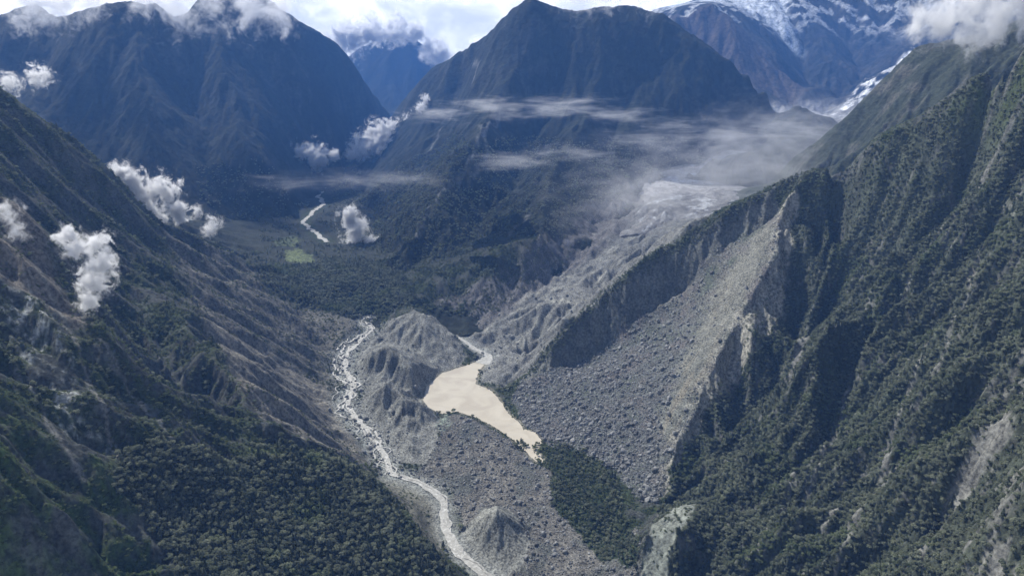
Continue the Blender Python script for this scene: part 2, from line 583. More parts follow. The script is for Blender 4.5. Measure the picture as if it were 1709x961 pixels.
Z_COPSE = HP((905, 750), (930, 738), (965, 752), (1000, 772), (1030, 800), (1038, 850), (1065, 900), (1060, 945), (1000, 930), (960, 880), (925, 850), (918, 790))
Z_SHELF = HP((190, 745), (260, 735), (340, 748), (430, 742), (490, 742), (565, 766), (615, 792), (660, 832), (710, 895), (765, 961), (760, 1010), (300, 1010), (290, 940), (250, 880), (205, 820))
Z_SCREE_L = HP((350, 545), (420, 560), (480, 600), (540, 640), (570, 690), (600, 735), (620, 775), (560, 762), (500, 735), (450, 700), (400, 640))
Z_SLOPE_L = HP((285, 400), (350, 415), (430, 450), (500, 500), (560, 520), (600, 535), (590, 570), (560, 620), (565, 660), (580, 720), (540, 700), (440, 640), (370, 590), (325, 520), (295, 450))
Z_SCAR_BANK = HP((600, 775), (650, 795), (700, 815), (728, 840), (738, 905), (745, 935), (705, 890), (655, 830), (615, 792))
Z_ROCK_L = HP((0, 340), (60, 380), (105, 470), (160, 535), (125, 530), (70, 500), (0, 480))
Z_ROCK_L2 = HP((0, 440), (40, 470), (100, 530), (130, 600), (140, 680), (170, 720), (110, 710), (60, 640), (20, 540), (0, 520))
Z_EDGE_R = HP((1300, 345), (1330, 330), (1322, 420), (1310, 500), (1260, 590), (1215, 640), (1150, 720), (1135, 770), (1100, 830), (1095, 800), (1135, 715), (1175, 625), (1230, 520), (1285, 420))
Z_OUT = HP((1135, 842), (1168, 846), (1140, 885), (1118, 925), (1120, 975), (1074, 975), (1076, 900), (1100, 865))
Z_FOOT = HP((745, 512), (790, 475), (860, 440), (930, 400), (1000, 345), (1045, 310), (1075, 330), (1040, 390), (960, 440), (890, 490), (810, 545), (780, 548))
Z_MEADOW = HP((474, 420), (498, 414), (520, 426), (527, 440), (505, 442), (488, 440), (476, 432))
Z_MEADOW2 = HP((455, 402), (490, 392), (502, 400), (492, 412), (462, 410))
Z_CLEAR = HP((385, 750), (440, 745), (480, 752), (470, 764), (400, 763))
Z_DEBRIS = HP((800, 590), (775, 562), (790, 535), (850, 500), (920, 445), (1000, 390), (1050, 340), (1080, 310), (1200, 300), (1180, 360), (1090, 420), (1000, 490), (940, 552), (870, 625), (840, 652), (800, 640))
Z_CONE = HP((828, 842), (850, 850), (886, 905), (870, 945), (830, 960), (790, 945), (765, 905), (772, 880))
Z_PATCH_G = HP((730, 695), (745, 690), (758, 705), (740, 722), (728, 712))
SCARS = [HP((1428, 845), (1440, 850), (1432, 875), (1420, 880)), HP((1385, 830), (1410, 805), (1400, 850), (1370, 890)), HP((1600, 790), (1640, 740), (1680, 700), (1690, 715), (1640, 770), (1600, 810)),
         HP((1330, 560), (1345, 540), (1350, 560), (1320, 650), (1312, 640)), HP((1660, 900), (1690, 880), (1680, 940), (1650, 961))]

masks = {}
for nm, pl, so, wo_, wl in (("scree", Z_SCREE, 8, 24, 60), ("chute", Z_CHUTE, 22, 34, 90), ("cliff", Z_CLIFF, 12, 10, 50), ("moraine", Z_MORAINE, 8, 8, 40), ("field", Z_FIELD, 8, 20, 60),
                            ("copse", Z_COPSE, 4, 22, 45), ("shelf", Z_SHELF, 8, 18, 60), ("scree_l", Z_SCREE_L, 20, 40, 90), ("slope_l", Z_SLOPE_L, 40, 60, 120), ("bank", Z_SCAR_BANK, 8, 12, 40), ("rock_l", Z_ROCK_L, 15, 40, 80),
                            ("rock_l2", Z_ROCK_L2, 15, 50, 70), ("edge", Z_EDGE_R, 8, 34, 60), ("out", Z_OUT, 6, 18, 50), ("meadow", Z_MEADOW, 8, 30, 60), ("meadow2", Z_MEADOW2, 12, 40, 60), ("clear", Z_CLEAR, 5, 16, 40),
                            ("debris", Z_DEBRIS, 20, 30, 120), ("cone", Z_CONE, 5, 5, 40), ("foot", Z_FOOT, 40, 70, 140), ("mint", Z_PATCH_G, 5, 10, 30), ("lake", LAKE, 6, 0, 1)):
    masks[nm] = poly_soft(pl, X, Y, so, wo_, wl).astype(np.float32)
scar = np.zeros_like(X, dtype=np.float32)
for pl in SCARS:
    scar = np.maximum(scar, poly_soft(pl, X, Y, 5, 14, 40))
STREAKS = [HP((1535, 590), (1505, 680), (1472, 780), (1430, 870), (1395, 930), (1370, 961)), HP((1700, 600), (1640, 735), (1590, 810), (1550, 900), (1530, 955)), HP((1340, 745), (1300, 850), (1235, 950)),
           HP((1610, 320), (1540, 420), (1480, 520), (1440, 580)), HP((1700, 200), (1640, 300), (1580, 400)), HP((1420, 620), (1380, 740), (1330, 850)), HP((1640, 430), (1590, 540), (1560, 620)), HP((1690, 800), (1650, 900), (1630, 961)),
           HP((60, 430), (120, 560), (170, 680), (200, 760)), HP((160, 560), (250, 680), (290, 740)), HP((20, 600), (80, 700), (140, 800))]
for k, ln in enumerate(STREAKS):
    d, _ = line_dist([(p[0], p[1], 0) for p in ln], X + 10 * fbm(X, Y, 60, 3, .5, 141), Y + 10 * fbm(X, Y, 60, 3, .5, 143))
    scar = np.maximum(scar, .8 * sstep(11, 4, d + 9 * fbm(X, Y, 40, 3, .6, 150 + k) + 3))
masks["scar"] = scar
log("zones")
dR, zR = line_dist(RIVER, X, Y)
dS, zS = line_dist(STREAM, X, Y)
dU, zU = line_dist(UPPER_RIVER, X, Y)
dRiv = np.minimum(dR, np.minimum(dS * 1.4, dU * 1.2))
lk = [(p[0], p[1], 0.0) for p in LAKE] + [(LAKE[0][0], LAKE[0][1], 0.0)]
dL, _ = line_dist(lk, X, Y)
inL = poly_inside(LAKE, X, Y)

# spurs and gullies, then roughness of each kind of ground
smooth = np.clip(masks["scree"] * 0.93 + masks["chute"] + masks["field"] + masks["copse"] + masks["shelf"] * 0.75 + masks["out"] * .8 + masks["moraine"] * 0.85 + masks["bank"] * .5, 0, 1)
rough_amt = (1 - smooth) * sstep(20, 140, dRiv) * (0.25 + 0.75 * sstep(10, 120, dL))
right_side = poly_inside([p[:2] for p in CREST_R[6:]] + [(3400, 1500), (3400, 100), (300, 100), (250, 900)] + HP((1075, 975), (1100, 850), (1150, 710), (1240, 520), (1310, 420)), X, Y)
dCR, _ = line_dist(CREST_R, X, Y)
right_soft = poly_soft([p[:2] for p in CREST_R[6:]] + [(3400, 1500), (3400, 100), (300, 100), (250, 900)] + HP((1075, 975), (1100, 850), (1150, 710), (1240, 520), (1310, 420)), X, Y, 60)
side_amt = (1.0 + 1.7 * right_soft) * (0.55 + .45 * sstep(0, 160, dCR)) * (1 + .5 * (1 - right_soft) * (X < -250))
H = H0 + rough_amt * side_amt * erode(X, Y, GX, GY, 230.0, 27.0, 6, 0.5, 3, .5)
H += masks["moraine"] * (1 - masks["lake"]) * sstep(15, 60, dRiv) * erode(X, Y, GX * 1.5, GY * 1.5, 62.0, 11.0, 5, 0.5, 9, .75)
H += masks["cone"] * erode(X, Y, GX, GY, 26.0, 5.0, 4, 0.5, 13, .7)
H += masks["cliff"] * erode(X, Y, GX, GY, 55.0, 11.0, 4, 0.5, 17, .6)
H += (1 - masks["lake"]) * sstep(5, 40, dRiv) * (1.0 + 2.0 * (1 - smooth)) * 1.6 * fbm(X, Y, 34.0, 5, 0.55, 21)
H += masks["field"] * erode(X, Y, GX * 4, GY * 4, 90.0, 5.0, 4, 0.5, 53, .5)
H += (masks["field"] + masks["scree"]) * 3.5 * fbm(X, Y, 60.0, 5, 0.6, 27)
H += masks["debris"] * sstep(20, 80, dRiv) * (10 * fbm(X, Y, 130.0, 5, .55, 41, ridged=True) + erode(X, Y, GX * 1.6, GY * 1.6, 110.0, 18.0, 5, .5, 47, .6))
for d, z, w0, w1 in ((dR, zR, 22, 75), (dS, zS, 10, 40), (dU, zU, 20, 80)):
    s = sstep(w0, w1, d)
    H = H * s + (z - 1.5 + 1.2 * fbm(X, Y, 14, 3, .6, 33)) * (1 - s)
s = sstep(0, 45, dL)
H = np.where(inL, -1.5 - np.minimum(dL * .15, 8), np.where(dL < 45, np.maximum(H, 0.3) * s + (0.5 + 0.05 * dL) * (1 - s), H))
H -= 500 * sstep(3800, 4150, Y) * sstep(350, 600, X)
gN.Z = H
log("near relief")

# colours of the ground, by what lies there
nrm = slope_of(gN)
up = nrm[..., 2]
n_a = fbm(X, Y, 90, 5, .6, 61)
n_b = fbm(X, Y, 22, 4, .6, 71)
right_side = poly_inside([p[:2] for p in CREST_R[6:]] + [(3400, 1500), (3400, 100), (300, 100), (250, 900)] + HP((1075, 975), (1100, 850), (1150, 710), (1240, 520), (1310, 420)), X, Y)
T = np.zeros(X.shape + (3,), np.float32)
T[:] = (0.085, 0.088, 0.085)                                              # grey brown rock and soil
T = lerp3(T, (0.045, 0.060, 0.030), sstep(-0.25, 0.25, n_a + 0.6 * (up - 0.72) + n_b * .4))    # low scrub
T = lerp3(T, (0.13, 0.13, 0.13), sstep(0.62, 0.42, up) * 0.6)
T = lerp3(T, (0.060, 0.088, 0.030), sstep(1250, 1050, Y) * (X < -350) * sstep(-.3, .2, n_a + .4 * n_b))
T = lerp3(T, (0.080, 0.090, 0.066), right_side * 0.92)
T = lerp3(T, (0.16, 0.155, 0.15), right_side * sstep(.12, .4, n_b - .5 * n_a))                   # wooded
T = lerp3(T, (0.070, 0.088, 0.040), right_side * sstep(0.0, 0.35, n_a + 0.2) * sstep(800, 1000, H))   # grassy heights
far_l = sstep(2000, 3000, Y) * (X < 0)
T = lerp3(T, (0.165, 0.155, 0.146), masks["slope_l"] * sstep(-.7, .0, n_b))
T = lerp3(T, (0.20, 0.185, 0.175), masks["scree_l"])
T = lerp3(T, (0.26, 0.235, 0.205), masks["scree_l"] * sstep(-.1, .3, n_b))
T = lerp3(T, (0.20, 0.175, 0.16), masks["rock_l"] * 0.9)
T = lerp3(T, (0.40, 0.40, 0.41), masks["rock_l2"] * sstep(-.05, .3, n_b + .5 * n_a) * .9)
T = lerp3(T, (0.172, 0.178, 0.180), masks["scree"])
T = lerp3(T, (0.215, 0.213, 0.198), masks["chute"])
T = lerp3(T, (0.29, 0.262, 0.225), masks["chute"] * sstep(.0, .35, fbm(X * .8 - Y * .55, (X * .55 + Y * .8) * .12, 26, 4, .6, 903)))
T = lerp3(T, (0.235, 0.225, 0.205), masks["scree"] * sstep(150, 330, H) * .7)
T = lerp3(T, (0.17, 0.17, 0.165), masks["cliff"])
T = lerp3(T, (0.38, 0.355, 0.32), masks["edge"] * sstep(-.6, -.1, n_b))
T = lerp3(T, (0.25, 0.26, 0.24), masks["out"])
T = lerp3(T, (0.25, 0.245, 0.24), masks["moraine"])
T = lerp3(T, (0.19, 0.175, 0.165), masks["field"])
T = lerp3(T, (0.13, 0.135, 0.13), masks["field"] * sstep(.0, .3, n_a))
T = lerp3(T, (0.27, 0.25, 0.235), masks["field"] * sstep(.1, .4, -n_a + .4 * n_b))
T = lerp3(T, (0.28, 0.275, 0.265), masks["cone"])
T = lerp3(T, (0.035, 0.05, 0.025), masks["copse"])
T = lerp3(T, (0.06, 0.068, 0.052), masks["shelf"])
T = lerp3(T, (0.20, 0.19, 0.165), masks["bank"])
T = lerp3(T, (0.23, 0.225, 0.225), masks["debris"])
T = lerp3(T, (0.31, 0.30, 0.285), masks["debris"] * sstep(.05, .35, n_a + .5 * n_b))
T = lerp3(T, (0.16, 0.158, 0.155), masks["moraine"] * sstep(.0, .35, n_a))
T = lerp3(T, (0.30, 0.295, 0.285), masks["moraine"] * sstep(.15, .4, n_b - .4 * n_a))
T = lerp3(T, (0.13, 0.145, 0.12), masks["scree"] * (1 - masks["chute"]) * sstep(.0, .35, n_a))
T = lerp3(T, (0.20, 0.175, 0.175), masks["scree"] * (1 - masks["chute"]) * sstep(.0, .35, -n_a))
T = lerp3(T, (0.17, 0.20, 0.10), np.maximum(masks["meadow"], masks["meadow2"] * .6) * sstep(-.5, .1, n_b))
T = lerp3(T, (0.11, 0.13, 0.06), masks["clear"])
T = lerp3(T, (0.30, 0.34, 0.30), masks["mint"] * sstep(-.3, .2, n_b))
T = lerp3(T, (0.24, 0.23, 0.22), masks["scar"])
gravel = sstep(80, 25, dR + 30 * n_b) * sstep(1500, 1900, Y) * (1 - masks["moraine"] * .8)
T = lerp3(T, (0.33, 0.34, 0.34), np.clip(gravel * sstep(-.3, .3, n_b + .2), 0, 1) * .9)
T = lerp3(T, (0.33, 0.33, 0.33), sstep(45, 14, np.minimum(dS, dR)) * .8)
T = lerp3(T, (0.27, 0.25, 0.21), sstep(14, 3, dL) * (~inL))
wooded_far = poly_soft(HP((440, 440), (560, 430), (640, 440), (690, 480), (690, 510), (610, 530), (560, 520), (500, 510), (430, 470)), X, Y, 20, 40, 90)
T = lerp3(T, (0.045, 0.050, 0.042), np.clip(wooded_far * .9 + sstep(2900, 3300, Y) * (X < 500) * .9 * (1 - np.maximum(masks['meadow'], masks['meadow2'])) * (1 - masks['debris']) * sstep(20, 60, dU), 0, 1))
T *= .67 * (1 + 0.35 * n_b + .2 * n_a)[..., None] * np.array((.97, 1.02, .985), np.float32)
T = np.clip(T, 0.008, 0.85)

T = lerp3(T, (0.10, 0.098, 0.10), masks['foot'] * .9)
T = lerp3(T, (0.17, 0.165, 0.165), masks['foot'] * sstep(.05, .35, n_b + .4 * n_a))
# split the sheet into the ground's own pieces
ctr = lambda a: 0.25 * (a[:-1, :-1] + a[1:, :-1] + a[:-1, 1:] + a[1:, 1:])
xc, yc = ctr(X), ctr(Y)
f_mor = ctr(masks["moraine"]) > .5
f_scr = (np.maximum(ctr(masks["scree"]), ctr(masks["chute"])) > .5) & ~f_mor
crestR = HP((1300, 312), (1200, 372), (1100, 427), (1000, 499), (940, 560), (860, 648))
f_right = poly_inside([(p[0] - 20, p[1] + 40) for p in CREST_R[1:]] + [(3600, 1800), (3600, 300), (300, 500), (250, 1100)] + HP((1072, 961), (1078, 890), (1100, 850), (1150, 712), (1240, 522), (1300, 352), (1235, 398), (1172, 432), (1160, 470), (1062, 530), (960, 608), (868, 645)), xc, yc) | (ctr(masks["cliff"]) > .5) | (ctr(masks["edge"]) > .5)
f_right &= ~f_mor & ~f_scr
foot = HP((755, 965), (742, 915), (722, 870), (695, 825), (640, 800), (600, 755), (560, 700), (552, 650), (545, 600), (560, 560), (560, 530), (500, 510), (450, 470), (412, 432))
f_left = poly_inside([(-20, 500), (100, 800)] + foot + [(-1150, 3600), (-3600, 3900), (-3600, 300)], xc, yc) & ~f_mor & ~f_scr & ~f_right
f_val = ~(f_mor | f_scr | f_right | f_left)
M_NEAR = land_material("mountain_ground", 8.0, 1.0, 0.6)
M_LOOSE = land_material("loose_rock", 5.0, 1.0, 0.75)
for nm, fm, mt in (("left_mountainside", f_left, M_NEAR), ("right_mountainside", f_right, M_NEAR), ("scree_slope", f_scr, M_LOOSE), ("moraine_ridge", f_mor, M_LOOSE), ("valley_floor", f_val, M_LOOSE)):
    if nm == "left_mountainside":
        mt = M_NEAR
    link_mesh(nm, grid_mesh(nm, X, Y, H, T, fm), mt, kind='structure')
log("near meshes")


# ================================================================== FAR MOUNTAINS
def far_mountain(name, lines, polar, box, cell, step, L, amp, painter, grain, seed, kind='structure', lam=1.0, octs=7, gain=.54, crest=None):
    land = Land(lines, box, cell, step, lam=lam, blur=1)
    g = Polar(*polar)
    h = land.samp(land.H, g.X, g.Y)
    gx, gy = land.samp(land.GX, g.X, g.Y), land.samp(land.GY, g.X, g.Y)
    keep = 1.0
    if crest is not None:
        keep = .3 + .7 * sstep(0, 420, line_dist(crest, g.X, g.Y)[0])
    h = h + keep * erode(g.X, g.Y, gx, gy, L, amp, octs, gain, seed) + amp * .25 * fbm(g.X, g.Y, L * .6, 6, .55, seed + 5)
    if crest is not None:
        h = h + (1.4 - keep) * L * .045 * fbm(g.X, g.Y, L * .22, 5, .6, seed + 9, ridged=True)
    g.Z = h
    tint = painter(g, slope_of(g))
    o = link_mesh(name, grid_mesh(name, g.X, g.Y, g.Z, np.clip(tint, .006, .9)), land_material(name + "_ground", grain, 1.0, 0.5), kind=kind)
    log(name)
    return g


def paint_dark(g, nr):
    a = fbm(g.X, g.Y, 260, 5, .6, 81)
    b = fbm(g.X, g.Y, 60, 4, .6, 91)
    t = np.zeros(g.X.shape + (3,), np.float32)
    t[:] = (0.014, 0.018, 0.014)  # forest and rock tones darkened to stand in for cloud shadow
    t = lerp3(t, (0.026, 0.030, 0.022), sstep(0.0, .4, a + .5 * b))
    t = lerp3(t, (0.04, 0.041, 0.04), sstep(.70, .5, nr[..., 2]) * sstep(.05, .5, a + b) * .6)
    return t


def paint_deep(g, nr):
    t = np.zeros(g.X.shape + (3,), np.float32)
    t[:] = (0.012, 0.016, 0.014)
    return t


CREST_C = YL((650, 195, 6450), (665, 180, 6300), (690, 152, 6000), (722, 118, 5700), (760, 92, 5400), (810, 64, 5200), (850, 24, 5050), (885, -6, 5000), (908, 10, 5000), (945, 24, 5000), (1000, 16, 5000),
             (1060, 12, 5000), (1110, 26, 4950), (1160, 62, 4850), (1220, 106, 4750), (1280, 148, 4650), (1330, 178, 4550), (1385, 200, 4450))
center_lines = [
    CREST_C,
    [(p[0] * 1.06, p[1] + 500, p[2] - 330) for p in CREST_C[1:]],
    ZL((1350, 218, 670), (1180, 275, 500), (1080, 315, 390), (1020, 380, 270), (950, 430, 190), (880, 480, 120), (800, 520, 62), (730, 515, 80), (690, 505, 95), (655, 470, 120), (640, 430, 135), (622, 400, 140), (600, 350, 160), (596, 290, 250), (632, 240, 370), (640, 215, 450)),
    YL((860, 100, 4800), (830, 190, 4450), (770, 270, 3950), (710, 350, 3550), (668, 440, 3170)),
    YL((720, 180, 5250), (680, 260, 4750), (640, 340, 4150)),
    YL((1000, 140, 4600), (950, 255, 4080), (880, 340, 3630), (815, 440, 3150)),
    YL((900, 190, 4650), (870, 280, 4200), (800, 370, 3620), (750, 470, 3080)),
    YL((770, 150, 5250), (740, 240, 4700), (690, 320, 4100)),
    YL((1100, 120, 4720), (1060, 230, 4250), (1000, 320, 3850)), YL((1040, 180, 4580), (1000, 270, 4150)),
    YL((1200, 170, 4600), (1160, 230, 4350)),
    [(-1500, 2500, 50)], [(1500, 2500, 0)], [(-1100, 3300, 60)], [(600, 2550, -10)], [(p[0] - 140, p[1] - 40, p[2] - 110) for p in ZL((655, 470, 120), (640, 430, 135), (600, 350, 160), (596, 290, 250), (632, 240, 370))],
    ZL((1390, 245, 520), (1300, 270, 420), (1220, 300, 330), (1140, 350, 230), (1080, 420, 130), (1000, 480, 60), (920, 530, 0)),
]
TRACKS = [YL((840, 195, 4520), (805, 225, 4250), (785, 262, 4000), (750, 305, 3770), (715, 350, 3560), (690, 400, 3330)), YL((755, 190, 5050), (725, 240, 4750), (695, 290, 4400), (668, 335, 4080)),
          YL((800, 215, 4350), (815, 250, 4100), (790, 290, 3900)), YL((790, 110, 5200), (800, 150, 5050), (790, 165, 4980)), YL((880, 350, 3500), (840, 400, 3300), (790, 450, 3080))]


def hit_on(g, *pts):
    out = []
    for u, v in pts:
        dx, dy, dz = ray(u, v)
        tt = np.arange(2600, 6800, 3.0) / dy
        x, y, z = dx * tt, dy * tt, CAM_Z + dz * tt
        k = np.argmax(z < g.at(x, y))
        out.append((x[k], y[k]))
    return out


FOOT = []


def paint_center(g, nr):
    t = paint_dark(g, nr)
    FOOT[:] = hit_on(g, (735, 500), (790, 470), (860, 440), (930, 400), (1000, 345), (1045, 300), (1090, 285), (1080, 315), (1030, 372), (955, 425), (885, 476), (805, 514), (750, 508))
    fm = poly_soft(FOOT, g.X, g.Y, 50, 90, 160, 705)
    t = lerp3(t, (0.115, 0.112, 0.115), fm * .9)
    t = lerp3(t, (0.19, 0.185, 0.185), fm * sstep(.05, .35, fbm(g.X, g.Y, 70, 4, .6, 706)))
    wx, wy = g.X + 22 * fbm(g.X, g.Y, 90, 4, .6, 701), g.Y + 22 * fbm(g.X, g.Y, 90, 4, .6, 702)
    b = fbm(g.X, g.Y, 60, 4, .6, 703)
    for k, ln in enumerate(TRACKS):
        d, _ = line_dist(ln, wx, wy)
        t = lerp3(t, (0.13, 0.135, 0.13), sstep(16, 4, d + 14 * b) * .8)
    return t


gC = far_mountain("center_mountain", center_lines, (-13, 27, 400, 2650, 7000, 440), (-2500, 4500, 2000, 8000), 22.0, 110.0, 420.0, 42.0, paint_center, 26.0, 201, crest=CREST_C)

CREST_FL = YL((-300, 60, 5600), (-120, 50, 5500), (0, 44, 5500), (30, 20, 5450), (62, 8, 5400), (90, 30, 5350), (112, 32, 5200), (130, 18, 5200), (150, 10, 5200), (215, 6, 5200), (262, 8, 5250), (292, 36, 5350), (318, 20, 5500),
              (345, -22, 5600), (400, -30, 5600), (445, 0, 5600), (482, 34, 5620), (530, 74, 5700), (570, 97, 5800), (602, 126, 6000), (632, 166, 6300), (655, 200, 6600))
far_left_lines = [
    CREST_FL, [(p[0] * 1.05, p[1] + 450, p[2] - 300) for p in CREST_FL],
    ZL((645, 225, 420), (600, 260, 320), (560, 292, 250), (500, 335, 190), (400, 385, 160)),
    YL((250, 350, 3880), (100, 250, 4150), (0, 200, 4150), (-300, 150, 4200)),
    YL((345, 60, 5250), (400, 180, 4800), (470, 300, 4350)), YL((215, 60, 5000), (270, 190, 4500), (330, 320, 4080)), YL((310, 150, 4950), (350, 250, 4450)),
    YL((500, 120, 5450), (550, 200, 5350)), YL((450, 130, 5300), (520, 240, 4900)), YL((110, 100, 4850), (150, 200, 4450)), YL((60, 120, 5000), (60, 190, 4500)),
    [(p[0] + 140, p[1] - 60, p[2] - 110) for p in ZL((645, 225, 420), (600, 260, 320), (560, 292, 250), (500, 335, 190), (400, 385, 160))],
    [(-600, 3300, 20)], [(-2500, 3200, 300)], [(-4500, 4000, 900)],
]
gFL = far_mountain("far_left_mountain", far_left_lines, (-46, -8, 400, 3600, 7200, 360), (-6000, 500, 2800, 8200), 24.0, 110.0, 420.0, 40.0, paint_dark, 30.0, 301, crest=CREST_FL)


def paint_mid(g, nr):
    a = fbm(g.X, g.Y, 140, 5, .6, 181)
    t = np.zeros(g.X.shape + (3,), np.float32)
    t[:] = (0.035, 0.042, 0.03)
    return lerp3(t, (0.085, 0.085, 0.075), sstep(0.05, .4, a))


CREST_M = YL((1950, -40, 3200), (1800, 0, 3300), (1709, 36, 3400), (1640, 62, 3450), (1580, 72, 3480), (1530, 78, 3500), (1500, 108, 3550), (1440, 168, 3640), (1400, 212, 3680), (1355, 242, 3700), (1320, 268, 3700), (1290, 302, 3690), (1250, 345, 3650))
mid_lines = [
    CREST_M, [(p[0] + 30, p[1] + 420, p[2] - 340) for p in CREST_M],
    YL((1709, 150, 2800), (1560, 220, 2880), (1480, 270, 2950), (1400, 300, 3000), (1300, 335, 3300)),
    YL((1600, 130, 3120), (1510, 200, 3150), (1420, 262, 3250)),
    YL((1900, 150, 2500),), YL((1250, 400, 3300),), [(1190, 3850, -60), (1080, 3400, 20), (900, 3000, 0)], [(1260, 4300, -150)],
]
gM = far_mountain("right_middle_ridge", mid_lines, (18.5, 46, 260, 2700, 4200, 170), (600, 4500, 2200, 4800), 18.0, 90.0, 240.0, 42.0, paint_mid, 16.0, 401, crest=CREST_M)


def paint_ice(g, nr):
    a = fbm(g.X, g.Y, 260, 5, .6, 281)
    b = fbm(g.X, g.Y, 80, 5, .65, 291)
    t = np.zeros(g.X.shape + (3,), np.float32)
    t[:] = (0.022, 0.024, 0.026)  # wall rock darkened: its shade is put into the colour
    t = lerp3(t, (0.042, 0.042, 0.042), sstep(-.1, .3, a))
    t = lerp3(t, (0.16, 0.16, 0.162), sstep(820, 720, g.Z + 60 * b) * sstep(5700, 5400, g.Y))
    t = lerp3(t, (0.40, .42, .45), sstep(780, 700, g.Z + 60 * b) * sstep(5600, 5300, g.Y) * sstep(.0, .3, b + .4 * a) * .9)
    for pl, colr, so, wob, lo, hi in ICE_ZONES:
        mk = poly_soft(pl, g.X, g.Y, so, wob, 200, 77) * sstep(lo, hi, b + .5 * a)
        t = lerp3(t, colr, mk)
    rg = fbm(g.X, g.Y, 260, 4, .6, 295, ridged=True)
    t = lerp3(t, (.6, .64, .7), sstep(.5, .66, rg) * sstep(1150, 1400, g.Z) * .5 * (g.Y > 6300))
    t = lerp3(t, (.7, .74, .8), sstep(1640, 1800, g.Z + 220 * b) * sstep(.45, .7, nr[..., 2]) * .5)
    return t


def IP(*pts):
    return [P(u, v, Y=y)[:2] for u, v, y in pts]


ICE_ZONES = [
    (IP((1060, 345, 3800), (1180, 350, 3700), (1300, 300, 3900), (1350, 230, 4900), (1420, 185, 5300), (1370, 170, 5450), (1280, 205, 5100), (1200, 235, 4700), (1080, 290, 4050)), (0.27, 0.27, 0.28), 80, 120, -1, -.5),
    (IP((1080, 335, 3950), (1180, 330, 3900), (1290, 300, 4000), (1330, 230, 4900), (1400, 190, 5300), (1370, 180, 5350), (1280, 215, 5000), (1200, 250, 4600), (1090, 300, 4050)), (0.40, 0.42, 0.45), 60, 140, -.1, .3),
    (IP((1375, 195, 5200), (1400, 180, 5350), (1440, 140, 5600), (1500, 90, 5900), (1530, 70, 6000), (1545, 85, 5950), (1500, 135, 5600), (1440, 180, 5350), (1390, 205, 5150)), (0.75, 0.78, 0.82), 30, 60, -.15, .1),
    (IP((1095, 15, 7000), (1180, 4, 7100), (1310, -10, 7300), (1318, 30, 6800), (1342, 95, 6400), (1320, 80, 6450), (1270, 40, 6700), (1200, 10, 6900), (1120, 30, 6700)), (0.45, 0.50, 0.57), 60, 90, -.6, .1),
    (IP((1120, 28, 6400), (1190, 8, 6300), (1240, 36, 6200), (1300, 95, 5950), (1345, 140, 5750), (1330, 175, 5500), (1250, 160, 5500), (1180, 110, 5800)), (0.075, 0.062, 0.058), 60, 90, -1, -.3),  # brown buttress, its colour darkened to paint in the wall's shade
]
ice_lines = [
    ZL((1075, 375, 285), (1075, 345, 350), (1100, 302, 420), (1200, 250, 520), (1290, 230, 560), (1380, 192, 690)),
    ZL((1250, 300, 425), (1300, 262, 500), (1350, 225, 600), (1400, 200, 680)),
    YL((1380, 192, 5283), (1440, 140, 5600), (1510, 86, 6000), (1560, 60, 6200)),
    YL((1050, 40, 7200), (1100, 16, 7000), (1160, 2, 7200), (1250, -4, 7400), (1310, -14, 7400), (1400, -40, 7500), (1550, -60, 7500), (1709, -70, 7400), (1900, -60, 7200)),
    [(x * 1.06, y + 700, z - 250) for x, y, z in YL((1050, 40, 7200), (1250, -4, 7400), (1400, -40, 7500), (1709, -70, 7400))],
    YL((1110, 28, 6450), (1150, 22, 6350), (1190, 6, 6300), (1240, 40, 6200), (1290, 90, 6000), (1330, 150, 5700)),
    YL((1225, 14, 6750), (1300, 40, 6650), (1345, 100, 6350), (1350, 150, 5900)),
    YL((1120, 40, 6250), (1200, 125, 5750), (1280, 172, 5300)),
    YL((1400, 170, 5650), (1450, 120, 6050), (1500, 60, 6500)), YL((1420, 60, 6700), (1430, 110, 6250)), YL((1370, 40, 6800), (1385, 120, 6000), (1360, 185, 5400)),
    YL((1480, 0, 7100), (1470, 60, 6650)),
    [(500, 3700, 250)], [(2600, 4300, 700)], [(4500, 6500, 1500)], [(500, 5200, 500)],
]
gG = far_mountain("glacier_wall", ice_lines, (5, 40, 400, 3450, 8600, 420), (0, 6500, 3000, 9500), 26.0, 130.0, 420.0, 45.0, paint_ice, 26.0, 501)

gap_lines = [
    YL((440, 130, 8800), (560, 112, 8900), (600, 82, 9000), (640, 58, 9000), (680, 52, 9000), (705, 72, 9000), (730, 98, 9000), (770, 120, 9000), (850, 130, 9000)),
    [(x, y + 600, z - 300) for x, y, z in YL((440, 130, 8800), (640, 58, 9000), (850, 130, 9000))],
    YL((560, 210, 7600), (640, 205, 7400), (700, 200, 7500), (800, 200, 7600)), YL((600, 150, 8300), (660, 150, 8200), (720, 150, 8300)), [(-3500, 8000, 600)], [(1500, 8000, 600)],
]
gGap = far_mountain("gap_mountain", gap_lines, (-24, 6, 200, 7000, 9800, 120), (-4500, 2000, 6500, 10500), 40.0, 200.0, 500.0, 40.0, paint_deep, 40.0, 601)

# wide low ground under everything
gr = bpy.data.meshes.new("ground")
gr.from_pydata([(-9000, -2500, -160), (9000, -2500, -160), (9000, 9900, -160), (-9000, 9900, -160)], [], [(0, 1, 2, 3)])
mg, tg, bgd, _ = mat_base("ground_soil")
tg.set(bgd.inputs['Base Color'], tg.mix(tg.noise(tg.n('ShaderNodeNewGeometry').outputs['Position'], 0.01, 6), (0.04, 0.05, 0.03, 1), (0.1, 0.1, 0.09, 1)))
link_mesh("ground", gr, mg, kind='structure')

